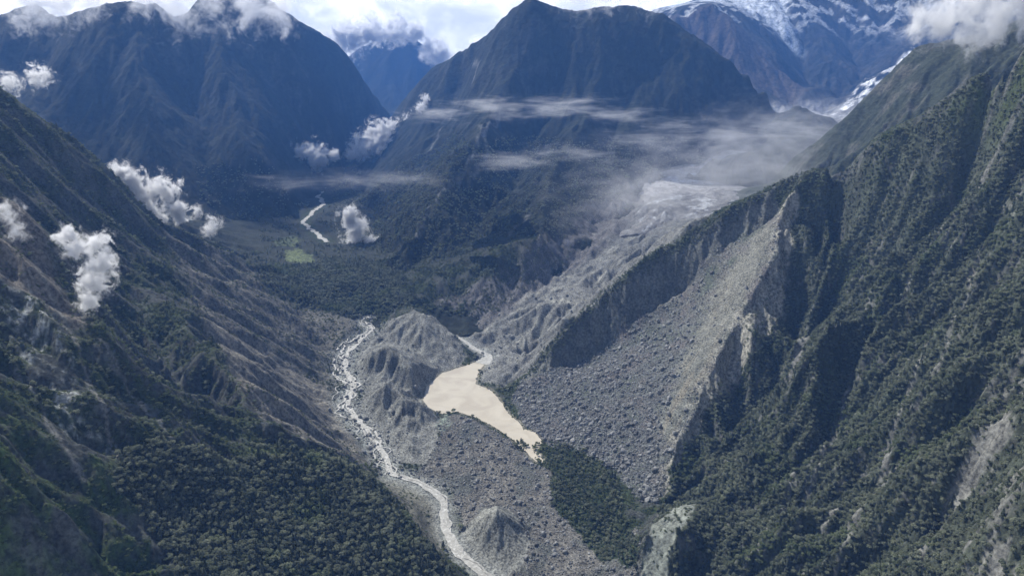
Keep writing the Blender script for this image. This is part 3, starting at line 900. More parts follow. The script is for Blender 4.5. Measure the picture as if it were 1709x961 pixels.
# ================================================================== WATER
def ribbon(line, widths, seed, lift=0.0, wig=0.0, wl=60.0, step=6.0):
    pts = np.array(densify(line, step))
    for _ in range(6):
        pts[1:-1] = .25 * pts[:-2] + .5 * pts[1:-1] + .25 * pts[2:]
    d = np.gradient(pts[:, :2], axis=0)
    d /= np.linalg.norm(d, axis=1, keepdims=True) + 1e-9
    nx = np.stack([d[:, 1], -d[:, 0]], 1)
    s = np.arange(len(pts)) * step
    wv = np.interp(s / s[-1], np.linspace(0, 1, len(widths)), widths) * (1 + .8 * fbm(s, s * 0 + seed * 3.7, 34, 4, .65, seed))
    off = wig * fbm(s, s * 0 - seed * 2.2, wl, 3, .55, seed + 4) * 2
    ks = np.linspace(-1, 1, 5)
    V, Fq = [], []
    for k in ks:
        q = pts[:, :2] + nx * (off + k * wv * .5)[:, None]
        V.append(np.concatenate([q, (pts[:, 2] + lift)[:, None]], 1))
    V = np.stack(V, 1)
    return V


def ribbons_mesh(name, Vs):
    me = bpy.data.meshes.new(name)
    vv, ff, b0 = [], [], 0
    for V in Vs:
        m, n, _ = V.shape
        vv += V.reshape(-1, 3).tolist()
        for i in range(m - 1):
            for j in range(n - 1):
                a = b0 + i * n + j
                ff.append((a, a + 1, a + n + 1, a + n))
        b0 += m * n
    me.from_pydata(vv, [], ff)
    for p in me.polygons:
        p.use_smooth = True
    return me


def water_material(name, c1, c2, rough, foam, bump):
    m, t, b, o = mat_base(name, rough, 0.5)
    pos = t.n('ShaderNodeNewGeometry').outputs['Position']
    n = t.noise(pos, 1 / 9.0, 6, .65, dist=1.0)
    n2 = t.noise(pos, 1 / 90.0, 5, .55, dist=1.5)
    cc = t.mix(t.ramp(n2, .3, .7), c1, c2)
    if foam:
        cc = t.mix(t.ramp(n, .45, .7), cc, (0.54, 0.55, 0.535, 1))
    t.set(b.inputs['Base Color'], cc)
    bp = t.n('ShaderNodeBump')
    bp.inputs['Strength'].default_value = bump
    bp.inputs['Distance'].default_value = 1.0
    t.set(bp.inputs['Height'], t.noise(pos, .5, 5, .6))
    t.set(b.inputs['Normal'], bp.outputs[0])
    return m


M_RIVER = water_material("white_water", (0.25, 0.25, 0.235, 1), (0.34, 0.34, 0.32, 1), 0.65, True, .6)
M_LAKE = water_material("silty_water", (0.42, 0.38, 0.305, 1), (0.51, 0.47, 0.385, 1), 0.22, False, .12)
link_mesh("river", ribbons_mesh("river", [ribbon(RIVER, [22, 22, 18, 16, 16, 17, 13, 12], 1, .2, 7, 150), ribbon([(p[0] + 10, p[1], p[2] + .6) for p in RIVER[0:8]], [5, 4, 6, 3, 5, 2], 21, .4, 12, 70), ribbon(RIVER[6:18], [2, 7, 7, 6, 6, 2], 2, .5, 26, 120), ribbon(RIVER[7:19], [3, 6, 8, 6, 3], 5, .8, 34, 90), ribbon([(p[0] - 26, p[1], p[2] + 1) for p in RIVER[9:18]], [2, 7, 5, 8, 3], 15, 1.2, 30, 80), ribbon([(p[0] - 48, p[1] + 10, p[2] + 4) for p in RIVER[11:17]], [2, 5, 6, 3], 16, 1.6, 26, 70)]), M_RIVER, kind='structure')
link_mesh("stream", ribbons_mesh("stream", [ribbon(STREAM, [7, 8, 14, 26, 60], 7, .3, 3), ribbon(STREAM[2:], [3, 8, 12, 24], 8, .5, 14, 70)]), M_RIVER, kind='structure')
link_mesh("upper_river", ribbons_mesh("upper_river", [ribbon(UPPER_RIVER, [26, 24, 26, 34, 26, 28, 26, 24, 22], 11, 1.0, 14)]), M_RIVER, kind='structure')
lc = np.mean(np.array(LAKE), 0)
lv = densify([(p[0], p[1], 0) for p in LAKE] + [(LAKE[0][0], LAKE[0][1], 0)], 8.0)[:-1]
lv = np.array(lv)
lx = lv[:, 0] + 7 * fbm(lv[:, 0], lv[:, 1], 40, 4, .6, 3)
ly = lv[:, 1] + 7 * fbm(lv[:, 0], lv[:, 1], 40, 4, .6, 13)
bm = bmesh.new()
fv = [bm.verts.new((a, b, 0.12)) for a, b in zip(lx, ly)]
bm.faces.new(fv)
bmesh.ops.triangulate(bm, faces=bm.faces[:])
bmesh.ops.recalc_face_normals(bm, faces=bm.faces[:])
me = bpy.data.meshes.new("lake")
bm.to_mesh(me)
bm.free()
if me.polygons[0].normal.z < 0:
    me.flip_normals()
link_mesh("lake", me, M_LAKE, kind='structure')
log("water")


# ================================================================== TREES
def leaf_material(name, dark, light):
    m, t, b, o = mat_base(name, .8, .25)
    oi = t.n('ShaderNodeObjectInfo')
    pos = t.n('ShaderNodeNewGeometry').outputs['Position']
    f = t.math('MULTIPLY_ADD', oi.outputs['Random'], .75, t.ramp(t.noise(pos, 1 / 70.0, 3, .6), .35, .7, -.2, .4), clamp=True)
    cc = t.mix(f, dark, light)
    cc = t.mix(t.ramp(t.noise(pos, 1 / 130.0, 4, .6), .5, .68, 0, .75), cc, t.mix(.5, cc, (.16, .23, .06, 1)))
    cc = t.mix(t.ramp(t.noise(pos, 1.2, 3, .6), .35, .65, 0, .5), cc, t.mix(.5, cc, dark))
    t.set(b.inputs['Base Color'], cc)
    tr = t.n('ShaderNodeBsdfTranslucent')
    t.set(tr.inputs[0], cc)
    ms = t.n('ShaderNodeMixShader')
    ms.inputs[0].default_value = .45
    t.set(ms.inputs[1], b.outputs[0])
    t.set(ms.inputs[2], tr.outputs[0])
    t.set(o.inputs[0], ms.outputs[0])
    return m


M_LEAF = leaf_material("broad_leaves", (0.105, 0.125, 0.085, 1), (0.30, 0.325, 0.235, 1))
M_NEEDLE = leaf_material("needles", (0.070, 0.088, 0.066, 1), (0.185, 0.205, 0.155, 1))
M_SHRUB = leaf_material("shrub_leaves", (0.060, 0.080, 0.042, 1), (0.165, 0.190, 0.100, 1))
M_BARK, tb, bb, _ = mat_base("bark")
tb.set(bb.inputs['Base Color'], tb.mix(tb.noise(tb.n('ShaderNodeTexCoord').outputs['Object'], 14, 4), (0.05, 0.04, 0.03, 1), (0.13, 0.11, 0.09, 1)))


def leaf_cloud(name, lobes, n, size, seed, mat, tilt=.38):
    r = np.random.default_rng(seed)
    V, Fc = [], []
    per = max(1, n // len(lobes))
    for (c, rad) in lobes:
        for _ in range(per):
            d = r.normal(size=3)
            d /= np.linalg.norm(d)
            if d[2] < -.5:
                d[2] *= -.6
            p = np.array(c) + d * np.array(rad) * r.uniform(.72, 1.08)
            nn = d + r.normal(size=3) * tilt
            nn /= np.linalg.norm(nn)
            a = np.cross(nn, r.normal(size=3))
            a /= np.linalg.norm(a) + 1e-9
            b = np.cross(nn, a)
            s = size * r.uniform(.6, 1.3)
            k = len(V)
            V += [tuple(p + a * s), tuple(p + b * s * .8 + nn * s * .25), tuple(p - a * s), tuple(p - b * s * .8 - nn * s * .1)]
            Fc.append((k, k + 1, k + 2, k + 3))
    me = bpy.data.meshes.new(name)
    me.from_pydata(V, [], Fc)
    me.materials.append(mat)
    return me


def trunk_mesh(name, h, r0, limbs, seed):
    rr = random.Random(seed)
    bm = bmesh.new()

    def limb(a, b, ra, rb):
        a, b = Vector(a), Vector(b)
        q = (b - a).to_track_quat('Z', 'Y')
        ring = []
        for p, rad in ((a, ra), (a.lerp(b, .5) + Vector((rr.uniform(-1, 1), rr.uniform(-1, 1), 0)) * .012, (ra + rb) / 2), (b, rb)):
            ring.append([bm.verts.new(p + q @ Vector((rad * math.cos(k * math.pi / 3), rad * math.sin(k * math.pi / 3), 0))) for k in range(6)])
        for u in range(2):
            for k in range(6):
                bm.faces.new((ring[u][k], ring[u][(k + 1) % 6], ring[u + 1][(k + 1) % 6], ring[u + 1][k]))
    limb((0, 0, -.12), (0, 0, h), r0, r0 * .45)
    for k in range(limbs):
        a = k * 2 * math.pi / max(limbs, 1) + rr.uniform(-.4, .4)
        z = h * rr.uniform(.55, .95)
        limb((0, 0, z), (.24 * math.cos(a), .24 * math.sin(a), z + .2), r0 * .45, r0 * .15)
    me = bpy.data.meshes.new(name)
    bm.to_mesh(me)
    bm.free()
    me.materials.append(M_BARK)
    return me


crowns, trunks = [], []
for s in range(5):                                                   # broadleaf, unit height
    r = random.Random(40 + s)
    lobes = [((0, 0, .62), (.26, .26, .30))]
    for k in range(6):
        a = k * 1.05 + r.uniform(-.3, .3)
        q = r.uniform(.16, .27)
        lobes.append(((q * math.cos(a), q * math.sin(a), r.uniform(.42, .78)), (r.uniform(.13, .2),) * 3))
    crowns.append(leaf_cloud("crown", lobes, 280, .07, 60 + s, M_LEAF))
    trunks.append(trunk_mesh("trunk", .55, .035, 4, s))
for s in range(3):                                                   # conifer, unit height
    lobes = []
    for k in range(8):
        t_ = k / 7
        lobes.append(((0, 0, .16 + .78 * t_), (.25 * (1 - t_) + .02, .25 * (1 - t_) + .02, .06)))
    crowns.append(leaf_cloud("crown", lobes, 200, .07, 90 + s, M_NEEDLE, .35))
    trunks.append(trunk_mesh("trunk", .85, .025, 0, 20 + s))
shrubs = []
for s in range(4):
    r = random.Random(140 + s)
    lobes = [((r.uniform(-.3, .3), r.uniform(-.3, .3), r.uniform(.1, .35)), (r.uniform(.2, .34), r.uniform(.2, .34), r.uniform(.2, .3))) for _ in range(5)]
    shrubs.append(leaf_cloud("shrub", lobes, 70, .12, 170 + s, M_SHRUB))


def joined(name, meshes):
    bm = bmesh.new()
    mats = []
    for me in meshes:
        off = len(mats)
        mats += list(me.materials)
        k = len(bm.faces)
        bm.from_mesh(me)
        bm.faces.ensure_lookup_table()
        for f in bm.faces[k:]:
            f.material_index = off
    me = bpy.data.meshes.new(name)
    bm.to_mesh(me)
    bm.free()
    for m in mats:
        me.materials.append(m)
    return me


def scatter(name, meshes, pos, rot, scl, idx, label=None):
    src = bpy.data.collections.new(name + "_kinds")
    for k, me in enumerate(meshes):
        o = bpy.data.objects.new("%s_kind_%02d" % (name, k), me)
        src.objects.link(o)
    me = bpy.data.meshes.new(name)
    me.vertices.add(len(pos))
    me.vertices.foreach_set('co', pos.astype(np.float32).ravel())
    a = me.attributes.new('rot', 'FLOAT_VECTOR', 'POINT')
    a.data.foreach_set('vector', rot.astype(np.float32).ravel())
    a = me.attributes.new('scl', 'FLOAT_VECTOR', 'POINT')
    a.data.foreach_set('vector', scl.astype(np.float32).ravel())
    a = me.attributes.new('pick', 'INT', 'POINT')
    a.data.foreach_set('value', idx.astype(np.int32))
    o = link_mesh(name, me, kind='stuff', label=label)
    ng = bpy.data.node_groups.new(name, 'GeometryNodeTree')
    ng.interface.new_socket('Geometry', in_out='INPUT', socket_type='NodeSocketGeometry')
    ng.interface.new_socket('Geometry', in_out='OUTPUT', socket_type='NodeSocketGeometry')
    N, Lk = ng.nodes, ng.links
    gi, go = N.new('NodeGroupInput'), N.new('NodeGroupOutput')
    ci = N.new('GeometryNodeCollectionInfo')
    ci.inputs['Collection'].default_value = src
    ci.inputs['Separate Children'].default_value = True
    ci.inputs['Reset Children'].default_value = True
    ip = N.new('GeometryNodeInstanceOnPoints')
    ip.inputs['Pick Instance'].default_value = True

    def attr(nm, typ):
        q = N.new('GeometryNodeInputNamedAttribute')
        q.data_type = typ
        q.inputs['Name'].default_value = nm
        return q.outputs['Attribute']
    Lk.new(gi.outputs[0], ip.inputs['Points'])
    Lk.new(ci.outputs[0], ip.inputs['Instance'])
    Lk.new(attr('pick', 'INT'), ip.inputs['Instance Index'])
    er = N.new('FunctionNodeEulerToRotation')
    Lk.new(attr('rot', 'FLOAT_VECTOR'), er.inputs[0])
    Lk.new(er.outputs[0], ip.inputs['Rotation'])
    Lk.new(attr('scl', 'FLOAT_VECTOR'), ip.inputs['Scale'])
    Lk.new(ip.outputs[0], go.inputs[0])
    md = o.modifiers.new('scatter', 'NODES')
    md.node_group = ng
    return o


def in_view(x, y, z, margin=0):
    u, v = project(x, y, z)
    return (u > -margin) & (u < 1709 + margin) & (v > -margin) & (v < 961 + margin)


def seen(x, y, z):
    """True where nothing of the near land stands between the point and the camera"""
    ok = np.ones(len(x), bool)
    for t in np.concatenate([np.linspace(.2, .9, 60), np.linspace(.905, .992, 30)]):
        h = gN.at(x * t, y * t)
        zz = CAM_Z + (z - CAM_Z) * t
        r = np.hypot(x * t, y * t)
        ok &= (zz > h - 1.0) | (r < gN.r0)
    return ok


def candidates(n, y0, y1, az=40):
    """random places, even over the ground"""
    a = np.radians(rng.uniform(-az, az, n))
    r = np.sqrt(rng.uniform(y0 ** 2, y1 ** 2, n))
    return r * np.sin(a), r * np.cos(a)


def val(nm, x, y):
    return gN.at(x, y, masks[nm])


upN = up
x, y = candidates(480000, 640, 3700, 43)
xf, yf = candidates(130000, 3700, 6200, 20)
kf = (xf < 300) & (xf > -1700)
x, y = np.concatenate([x, xf[kf]]), np.concatenate([y, yf[kf]])
z = gN.at(x, y)
ok = in_view(x, y, z, 40)
x, y, z = x[ok], y[ok], z[ok]
upv = gN.at(x, y, up)
na = gN.at(x, y, n_a)
nb = gN.at(x, y, n_b)
bare = np.clip(sum(val(k, x, y) for k in ("scree", "chute", "field", "moraine", "bank", "cone", "scree_l", "debris", "meadow", "clear", "scar", "lake", "mint", "cliff")) + .95 * val("edge", x, y) + val("out", x, y) + .9 * val("rock_l2", x, y), 0, 1)
bare = np.where(gN.at(x, y, dRiv) < 26, 1, bare)
rs = gN.at(x, y, right_side.astype(np.float32))
p_tree = np.clip(rs * sstep(1180, 960, z + 200 * na) * sstep(.08, .18, upv) + val("shelf", x, y) * 1.0 + gN.at(x, y, wooded_far) * .9, 0, 1) * (1 - bare) * np.where(rs > .5, 1 - .8 * sstep(.1, .42, nb - .5 * na), np.where(na < -.45, .35, 1))
p_tree = np.maximum(p_tree, (x < 0) * (1 - rs) * .22 * sstep(-.1, .4, na + .5 * nb) * (1 - .85 * val('slope_l', x, y)) * (1 - .8 * val('rock_l', x, y)) * (1 - bare) * sstep(.3, .45, upv) * (y > 1150))
p_tree = np.maximum(p_tree, (x < 500) * (y > 2850) * np.where(y > 3600, .8, .30) * sstep(-.15, .35, na + .5 * nb) * (1 - bare))
p_tree *= (1 - .9 * val('slope_l', x, y)) * (1 - .93 * val('foot', x, y))
p_tree = np.where(gN.at(x, y, dU) < 70, 0, p_tree)
p_tree = np.maximum(p_tree, val("copse", x, y) * .95)
shore = np.zeros_like(x)
for q_ in (HP((856, 736), (872, 731), (884, 742), (872, 750), (860, 745)), HP((888, 742), (906, 736), (910, 752), (900, 760), (890, 752)), HP((893, 762), (908, 768), (905, 775), (896, 771))):
    shore = np.maximum(shore, poly_inside(q_, x, y) * .9)
p_tree = np.maximum(p_tree, shore)
z = np.where(shore > 0, np.maximum(z, 0.0), z)
dc, _ = line_dist(CREST_R[:9], x, y)
p_tree = np.maximum(p_tree, sstep(26, 12, dc) * .8)
# keep them a crown's width apart
area = (math.radians(86) * (3700 ** 2 - 640 ** 2) / 2) / 480000.0
take = rng.random(len(x)) < p_tree * np.clip(area / 40.0 / np.clip(upv, .3, 1), 0, 1)
tx, ty, tz = x[take], y[take], z[take]
log("tree places", len(tx))
order = rng.permutation(len(tx))
occ, keep = {}, []
for i in order:
    k = (int(tx[i] // 5.6), int(ty[i] // 5.6))
    if k in occ:
        continue
    occ[k] = 1
    keep.append(i)
keep = np.array(keep)
tx, ty, tz = tx[keep], ty[keep], tz[keep]
for g_, a_, n_ in ((gC, 16, 60000), (gFL, 24, 40000)):
    xm, ym = candidates(n_, 2800, 4700, a_)
    am = np.arctan2(xm, ym)
    zm = g_.at(xm, ym)
    mm = (am > g_.az0) & (am < g_.az1) & (np.hypot(xm, ym) > g_.r0) & (zm > gN.at(xm, ym) - 3) & (zm < 620) & in_view(xm, ym, zm, 5)
    mm &= rng.random(n_) < .75 * sstep(-.3, .25, fbm(xm, ym, 90, 4, .6, 811))
    mm &= line_dist(UPPER_RIVER, xm, ym)[0] > 120
    mm &= rng.random(n_) > .95 * poly_soft(FOOT, xm, ym, 50, 90, 160, 705)
    tx, ty, tz = np.concatenate([tx, xm[mm]]), np.concatenate([ty, ym[mm]]), np.concatenate([tz, zm[mm]])
shelfv = val("shelf", tx, ty)
con = rng.random(len(tx)) < np.where(shelfv > .5, .18, .08)
hgt = np.where(con, rng.uniform(11, 22, len(tx)), 6.5 + 9 * rng.random(len(tx)) ** 1.7)
hgt *= np.where(tx > 0, .82, 1.0)
hgt *= np.where(val("copse", tx, ty) > .5, .9, 1) * np.where(line_dist(CREST_R[:7], tx, ty)[0] < 30, .9, 1)
kindi = np.where(con, 5 + rng.integers(0, 3, len(tx)), rng.integers(0, 5, len(tx)))
wid = np.where(con, 1.0, rng.uniform(1.0, 1.45, len(tx)))
rz = rng.uniform(0, 6.28, len(tx))
vis = seen(tx, ty, tz + hgt * .8)
uu, vv = project(tx, ty, tz + hgt * .5)
infr = (uu > 4) & (uu < 1705) & (vv > 4) & (vv < 950) & vis
size = np.where(infr, hgt * wid / np.sqrt(tx ** 2 + ty ** 2 + (tz - CAM_Z) ** 2), 0)
# open view from the camera, and the clump they stand in
best = np.argsort(-size)[:300]
single = np.zeros(len(tx), bool)
single[best] = True
near_trees = best
TREE_PLACES = []


def landmarks(rows):
    return [(np.array(hit(u, v)[:2]), a, b) for u, v, a, b in rows]


L_LEFT = landmarks([(430, 760, "beside the small grassy clearing", "by the clearing"), (600, 795, "on the shelf rim above the river bend", "above the river bend"), (690, 900, "on the shelf rim above the lower river", "above the lower river"),
                    (740, 955, "at the lowest corner of the forested shelf", "at the low shelf corner"), (260, 780, "where the shelf forest meets the left ravine", "by the left ravine"), (330, 830, "around the two dark banks in the shelf forest", "around the dark banks"),
                    (270, 940, "at the foot of the grassy left spur", "below the grassy spur"), (440, 930, "low in the middle of the shelf forest", "mid shelf, low"), (560, 930, "in the dense lower half of the shelf forest", "dense lower half"),
                    (520, 820, "in the upper half of the shelf forest", "upper half"), (120, 640, "high on the rocky left mountainside", "on the left heights"), (40, 800, "on the green foreground spurs at left", "on the foreground spurs")])
L_RIGHT = landmarks([(1180, 900, "beside the pale rock outcrop at the slope foot", "by the pale outcrop"), (1640, 770, "beside the long pale scar near the right edge", "by the long scar"), (1690, 880, "at the lower right corner of the slope", "lower right corner"),
                     (1430, 850, "around the small pinkish scar low on the slope", "by the pinkish scar"), (1560, 920, "on the spur between the two long scars", "between the scars"), (1320, 930, "low on the slope right of the outcrop", "right of the outcrop"),
                     (1690, 560, "high against the right picture edge", "right edge, high"), (1520, 700, "on the rib in the middle of the wooded slope", "middle rib"), (1360, 700, "on the bright rib beside the dark ravine", "by the dark ravine"),
                     (1000, 820, "in the green copse below the lake", "copse below the lake"), (1030, 920, "at the low end of the copse below the lake", "low end of the copse"), (890, 750, "at the drowned end of the muddy lake", "drowned lake end"),
                     (1100, 422, "on the knife edge crest above the scree", "on the crest")])


def nearest_mark(marks, x, y):
    d = [np.hypot(m[0][0] - x, m[0][1] - y) for m in marks]
    return marks[int(np.argmin(d))]


def tree_label(i):
    left = tx[i] < -60 and gN.at(tx[i:i + 1], ty[i:i + 1], masks["copse"])[0] < .5
    m = nearest_mark(L_LEFT if left else L_RIGHT, tx[i], ty[i])
    kind = "pointed dark conifer" if con[i] else "rounded grey green broadleaf tree"
    return kind + " " + m[1], ("conifers: " if con[i] else "broadleaf trees: ") + m[2]


for i in best:
    nm = "conifer_tree" if con[i] else "broadleaf_tree"
    e = bpy.data.objects.new(nm, None)
    COL.objects.link(e)
    e.empty_display_size = 1
    e.location = (tx[i], ty[i], tz[i])
    e.rotation_euler = (0, 0, rz[i])
    e.scale = (hgt[i] * wid[i], hgt[i] * wid[i], hgt[i])
    lb, gp = tree_label(i)
    e['label'], e['category'], e['group'] = lb, 'tree', gp
    for pn, me in (("trunk", trunks[kindi[i]]), ("crown", crowns[kindi[i]])):
        c = bpy.data.objects.new(pn, me)
        COL.objects.link(c)
        c.parent = e
r_ = ~single
scatter("forest", [joined("tree", [c, t]) for c, t in zip(crowns, trunks)], np.stack([tx, ty, tz], 1)[r_], np.stack([rz * 0, rz * 0, rz], 1)[r_], np.stack([hgt * wid, hgt * wid, hgt], 1)[r_], kindi[r_])
log("forest", len(tx))

# low scrub on the rocky slopes
x2, y2 = candidates(230000, 640, 3400, 43)
z2 = gN.at(x2, y2)
ok = in_view(x2, y2, z2, 20)
x2, y2, z2 = x2[ok], y2[ok], z2[ok]
bare2 = np.clip(sum(val(k, x2, y2) for k in ("scree", "chute", "field", "moraine", "cone", "debris", "meadow", "lake", "mint")) + .6 * val('slope_l', x2, y2) + .7 * val('rock_l', x2, y2) + .8 * sum(val(k, x2, y2) for k in ("scree_l", "bank", "cliff", "scar", "edge", "out", "rock_l2")), 0, 1)
bare2 = np.where(gN.at(x2, y2, dRiv) < 40, 1, bare2)
pz = sstep(-.25, .35, gN.at(x2, y2, n_a) + .6 * gN.at(x2, y2, n_b) + .1) * (1 - bare2) * sstep(.25, .45, gN.at(x2, y2, up))
t2 = rng.random(len(x2)) < pz * .95
x2, y2, z2 = x2[t2], y2[t2], z2[t2]
q = len(x2)
sz = rng.uniform(2.5, 7.5, q)
rz2 = rng.uniform(0, 6.28, q)
scatter("undergrowth", shrubs, np.stack([x2, y2, z2], 1), np.stack([rz2 * 0, rz2 * 0, rz2], 1), np.stack([sz * 1.3, sz * 1.3, sz], 1), rng.integers(0, 4, q))
log("scrub", q)

# ================================================================== BOULDERS
M_ROCK, tr, br_, _ = mat_base("boulder_rock", .9, .2)
oi = tr.n('ShaderNodeObjectInfo')
pr = tr.n('ShaderNodeNewGeometry').outputs['Position']
rc = tr.mix(oi.outputs['Random'], (0.105, 0.11, 0.112, 1), (0.30, 0.31, 0.31, 1))
rc = tr.mix(tr.ramp(tr.noise(pr, .45, 5, .65), .35, .7, 0, .5), rc, (0.10, 0.09, 0.085, 1))
tr.set(br_.inputs['Base Color'], rc)
rocks = []
for s in range(6):
    r = np.random.default_rng(300 + s)
    bm = bmesh.new()
    bmesh.ops.create_icosphere(bm, subdivisions=2, radius=.5)
    st = np.array([r.uniform(.8, 1.25), r.uniform(.7, 1.1), r.uniform(.55, .85)])
    cuts = [(lambda v: v / np.linalg.norm(v))(r.normal(size=3)) for _ in range(9)]
    for vt in bm.verts:
        p = np.array(vt.co)
        for c in cuts:
            d = p @ c - .36
            if d > 0:
                p = p - c * d
        vt.co = Vector(p * st * 1.25 + r.normal(size=3) * .015)
    me = bpy.data.meshes.new("boulder")
    bm.to_mesh(me)
    bm.free()
    me.materials.append(M_ROCK)
    rocks.append(me)
x3, y3 = candidates(1100000, 1150, 2950, 22)
z3 = gN.at(x3, y3)
ok = in_view(x3, y3, z3, 10)
x3, y3, z3 = x3[ok], y3[ok], z3[ok]
pr_ = np.clip(val("scree", x3, y3) * (1 - val("chute", x3, y3) * .93) * (1 - val("cliff", x3, y3)) + val("field", x3, y3) * .55 * (1 - val("cone", x3, y3)) * (1 - val("copse", x3, y3)) + val("debris", x3, y3) * .04 + val("moraine", x3, y3) * .02, 0, 1)
pr_ = np.where(gN.at(x3, y3, inL.astype(np.float32)) > .2, 0, pr_)
pr_ = np.maximum(pr_, .22 * sstep(70, 25, gN.at(x3, y3, dR)) * (y3 > 1700))
t3 = rng.random(len(x3)) < pr_ * .42
x3, y3, z3 = x3[t3], y3[t3], z3[t3]
q = len(x3)
sz = 1.5 + 1.5 * rng.pareto(2.4, q)
sz = np.clip(sz * np.where(val('scree', x3, y3) > .5, np.interp(z3, [0, 60, 150, 400], [1.12, .95, .75, .45]), 1), 1.1, 15) * np.where(val("field", x3, y3) > .5, .8, 1)
ro = rng.uniform(0, 6.28, (q, 3))
ki = rng.integers(0, 6, q)
pos = np.stack([x3, y3, z3 + sz * .12], 1)
u3, v3 = project(x3, y3, z3)
sz_p = np.where((u3 > 5) & (u3 < 1700) & (v3 < 950) & seen(x3, y3, z3 + sz * .6), sz / np.sqrt(x3 ** 2 + y3 ** 2 + (z3 - CAM_Z) ** 2), 0)
best = np.argsort(-sz_p)[:300]
L_ROCK = landmarks([(880, 690, "on the lake shore under the scree", "lake shore"), (1000, 745, "at the scree toe behind the copse", "scree toe by the copse"), (1060, 800, "in the lowest tongue of the scree", "lowest scree tongue"),
                    (1090, 700, "low on the scree beside the smooth chute", "low beside the chute"), (960, 680, "on the lower scree above the lake", "lower scree"), (1060, 600, "in the middle of the scree slope", "mid scree"),
                    (1170, 560, "high on the scree beside the smooth chute", "high beside the chute"), (1190, 470, "near the top of the scree slope", "scree top"), (950, 610, "under the dark cliff of the crest", "under the cliff"),
                    (800, 770, "on the brown ground between river and lake", "between river and lake"), (900, 880, "on the rubble flat left of the copse", "left of the copse"), (960, 950, "on the rubble flat at the bottom edge", "bottom edge"),
                    (700, 790, "on the river bank at the sharp bend", "river bend"), (600, 660, "on the braided river bed beside the gravel ridge", "braided bed"), (870, 810, "behind the pale gravel cone", "behind the cone")])
sg = np.zeros(q, bool)
sg[best] = True
for i in best:
    b = bpy.data.objects.new("boulder", rocks[ki[i]])
    COL.objects.link(b)
    b.location = pos[i]
    b.rotation_euler = ro[i]
    b.scale = (sz[i],) * 3
    b['category'] = 'boulder'
    m = nearest_mark(L_ROCK, x3[i], y3[i])
    b['label'], b['group'] = "large angular grey boulder " + m[1], "boulders: " + m[2]
scatter("rubble", rocks, pos[~sg], ro[~sg], np.repeat(sz[~sg][:, None], 3, 1), ki[~sg])
log("boulders", q)


# ================================================================== CLOUDS AND MIST
def cloud(name, blobs, dens, nscale, label=None, cat=None, kind=None, group=None, lo=.0, hi=1.5, namp=6.5, stretch=(1, 1, 1), g=.25, seed=0, step=.4):
    """blobs: (u, v, Y, radius px) - a body of vapour whose outline is broken up by noise"""
    B = []
    for (u, v, Yd, rp) in blobs:
        p = P(u, v, Y=Yd)
        rp *= 1.5
        B.append((Vector(p), rp * Yd / F_PX))
    ctr_ = sum((b[0] for b in B), Vector()) / len(B)
    bm = bmesh.new()
    for c, r in B:
        mt = Matrix.Translation(c - ctr_) @ Matrix.Diagonal((r * stretch[0], r * stretch[1], r * stretch[2], 1))
        bmesh.ops.create_icosphere(bm, subdivisions=3, radius=1.5, matrix=mt)
    me = bpy.data.meshes.new(name)
    bm.to_mesh(me)
    bm.free()
    o = link_mesh(name, me, None, None, kind, label, cat, group)
    o.location = ctr_
    if len(B) > 1:
        rm = o.modifiers.new('remesh', 'REMESH')
        rm.mode = 'VOXEL'
        rm.voxel_size = min(b[1] for b in B) * min(stretch) * .3
        dg = bpy.context.evaluated_depsgraph_get()
        me2 = bpy.data.meshes.new_from_object(o.evaluated_get(dg))
        o.modifiers.clear()
        o.data = me2
        me2.name = name
    m = bpy.data.materials.new(name + "_vapour")
    m.use_nodes = True
    m.cycles.volume_step_rate = step
    t = NT(m.node_tree)
    pos = t.n('ShaderNodeNewGeometry').outputs['Position']
    f = None
    for c, r in B:
        d = t.vec('SUBTRACT', pos, tuple(c))
        d = t.vec('MULTIPLY', d, (1 / (r * stretch[0]), 1 / (r * stretch[1]), 1 / (r * stretch[2])))
        e = t.math('MULTIPLY', t.math('SUBTRACT', 1.0, t.vec('LENGTH', d)), 1.8)
        f = e if f is None else t.math('SMOOTH_MAX', f, e, .3)
    sv = t.vec('MULTIPLY', pos, (1 / stretch[0], 1 / stretch[1], 1 / stretch[2]))
    nn = t.noise(t.vec('ADD', sv, (seed * 971.0, seed * 137.0, 0)), 1 / nscale, 6, .6, dist=1.4)
    n3 = t.noise(t.vec('ADD', sv, (seed * 31.0, 77.0, seed * 53.0)), 3.2 / nscale, 6, .62, dist=1.2)
    f = t.math('ADD', f, t.math('MULTIPLY', t.math('SUBTRACT', nn, .53), namp))
    f = t.math('ADD', f, t.math('MULTIPLY', t.math('SUBTRACT', n3, .52), namp * .5))
    rr = t.ramp(f, lo, hi)
    dn = t.math('MULTIPLY', t.math('MULTIPLY', rr, rr), dens)
    pv = t.n('ShaderNodeVolumePrincipled')
    pv.inputs['Color'].default_value = (.97, .98, 1, 1)
    pv.inputs['Anisotropy'].default_value = g
    t.set(pv.inputs['Density'], dn)
    out = t.n('ShaderNodeOutputMaterial')
    t.set(out.inputs['Volume'], pv.outputs[0])
    o.data.materials.clear()
    o.data.materials.append(m)
    return o


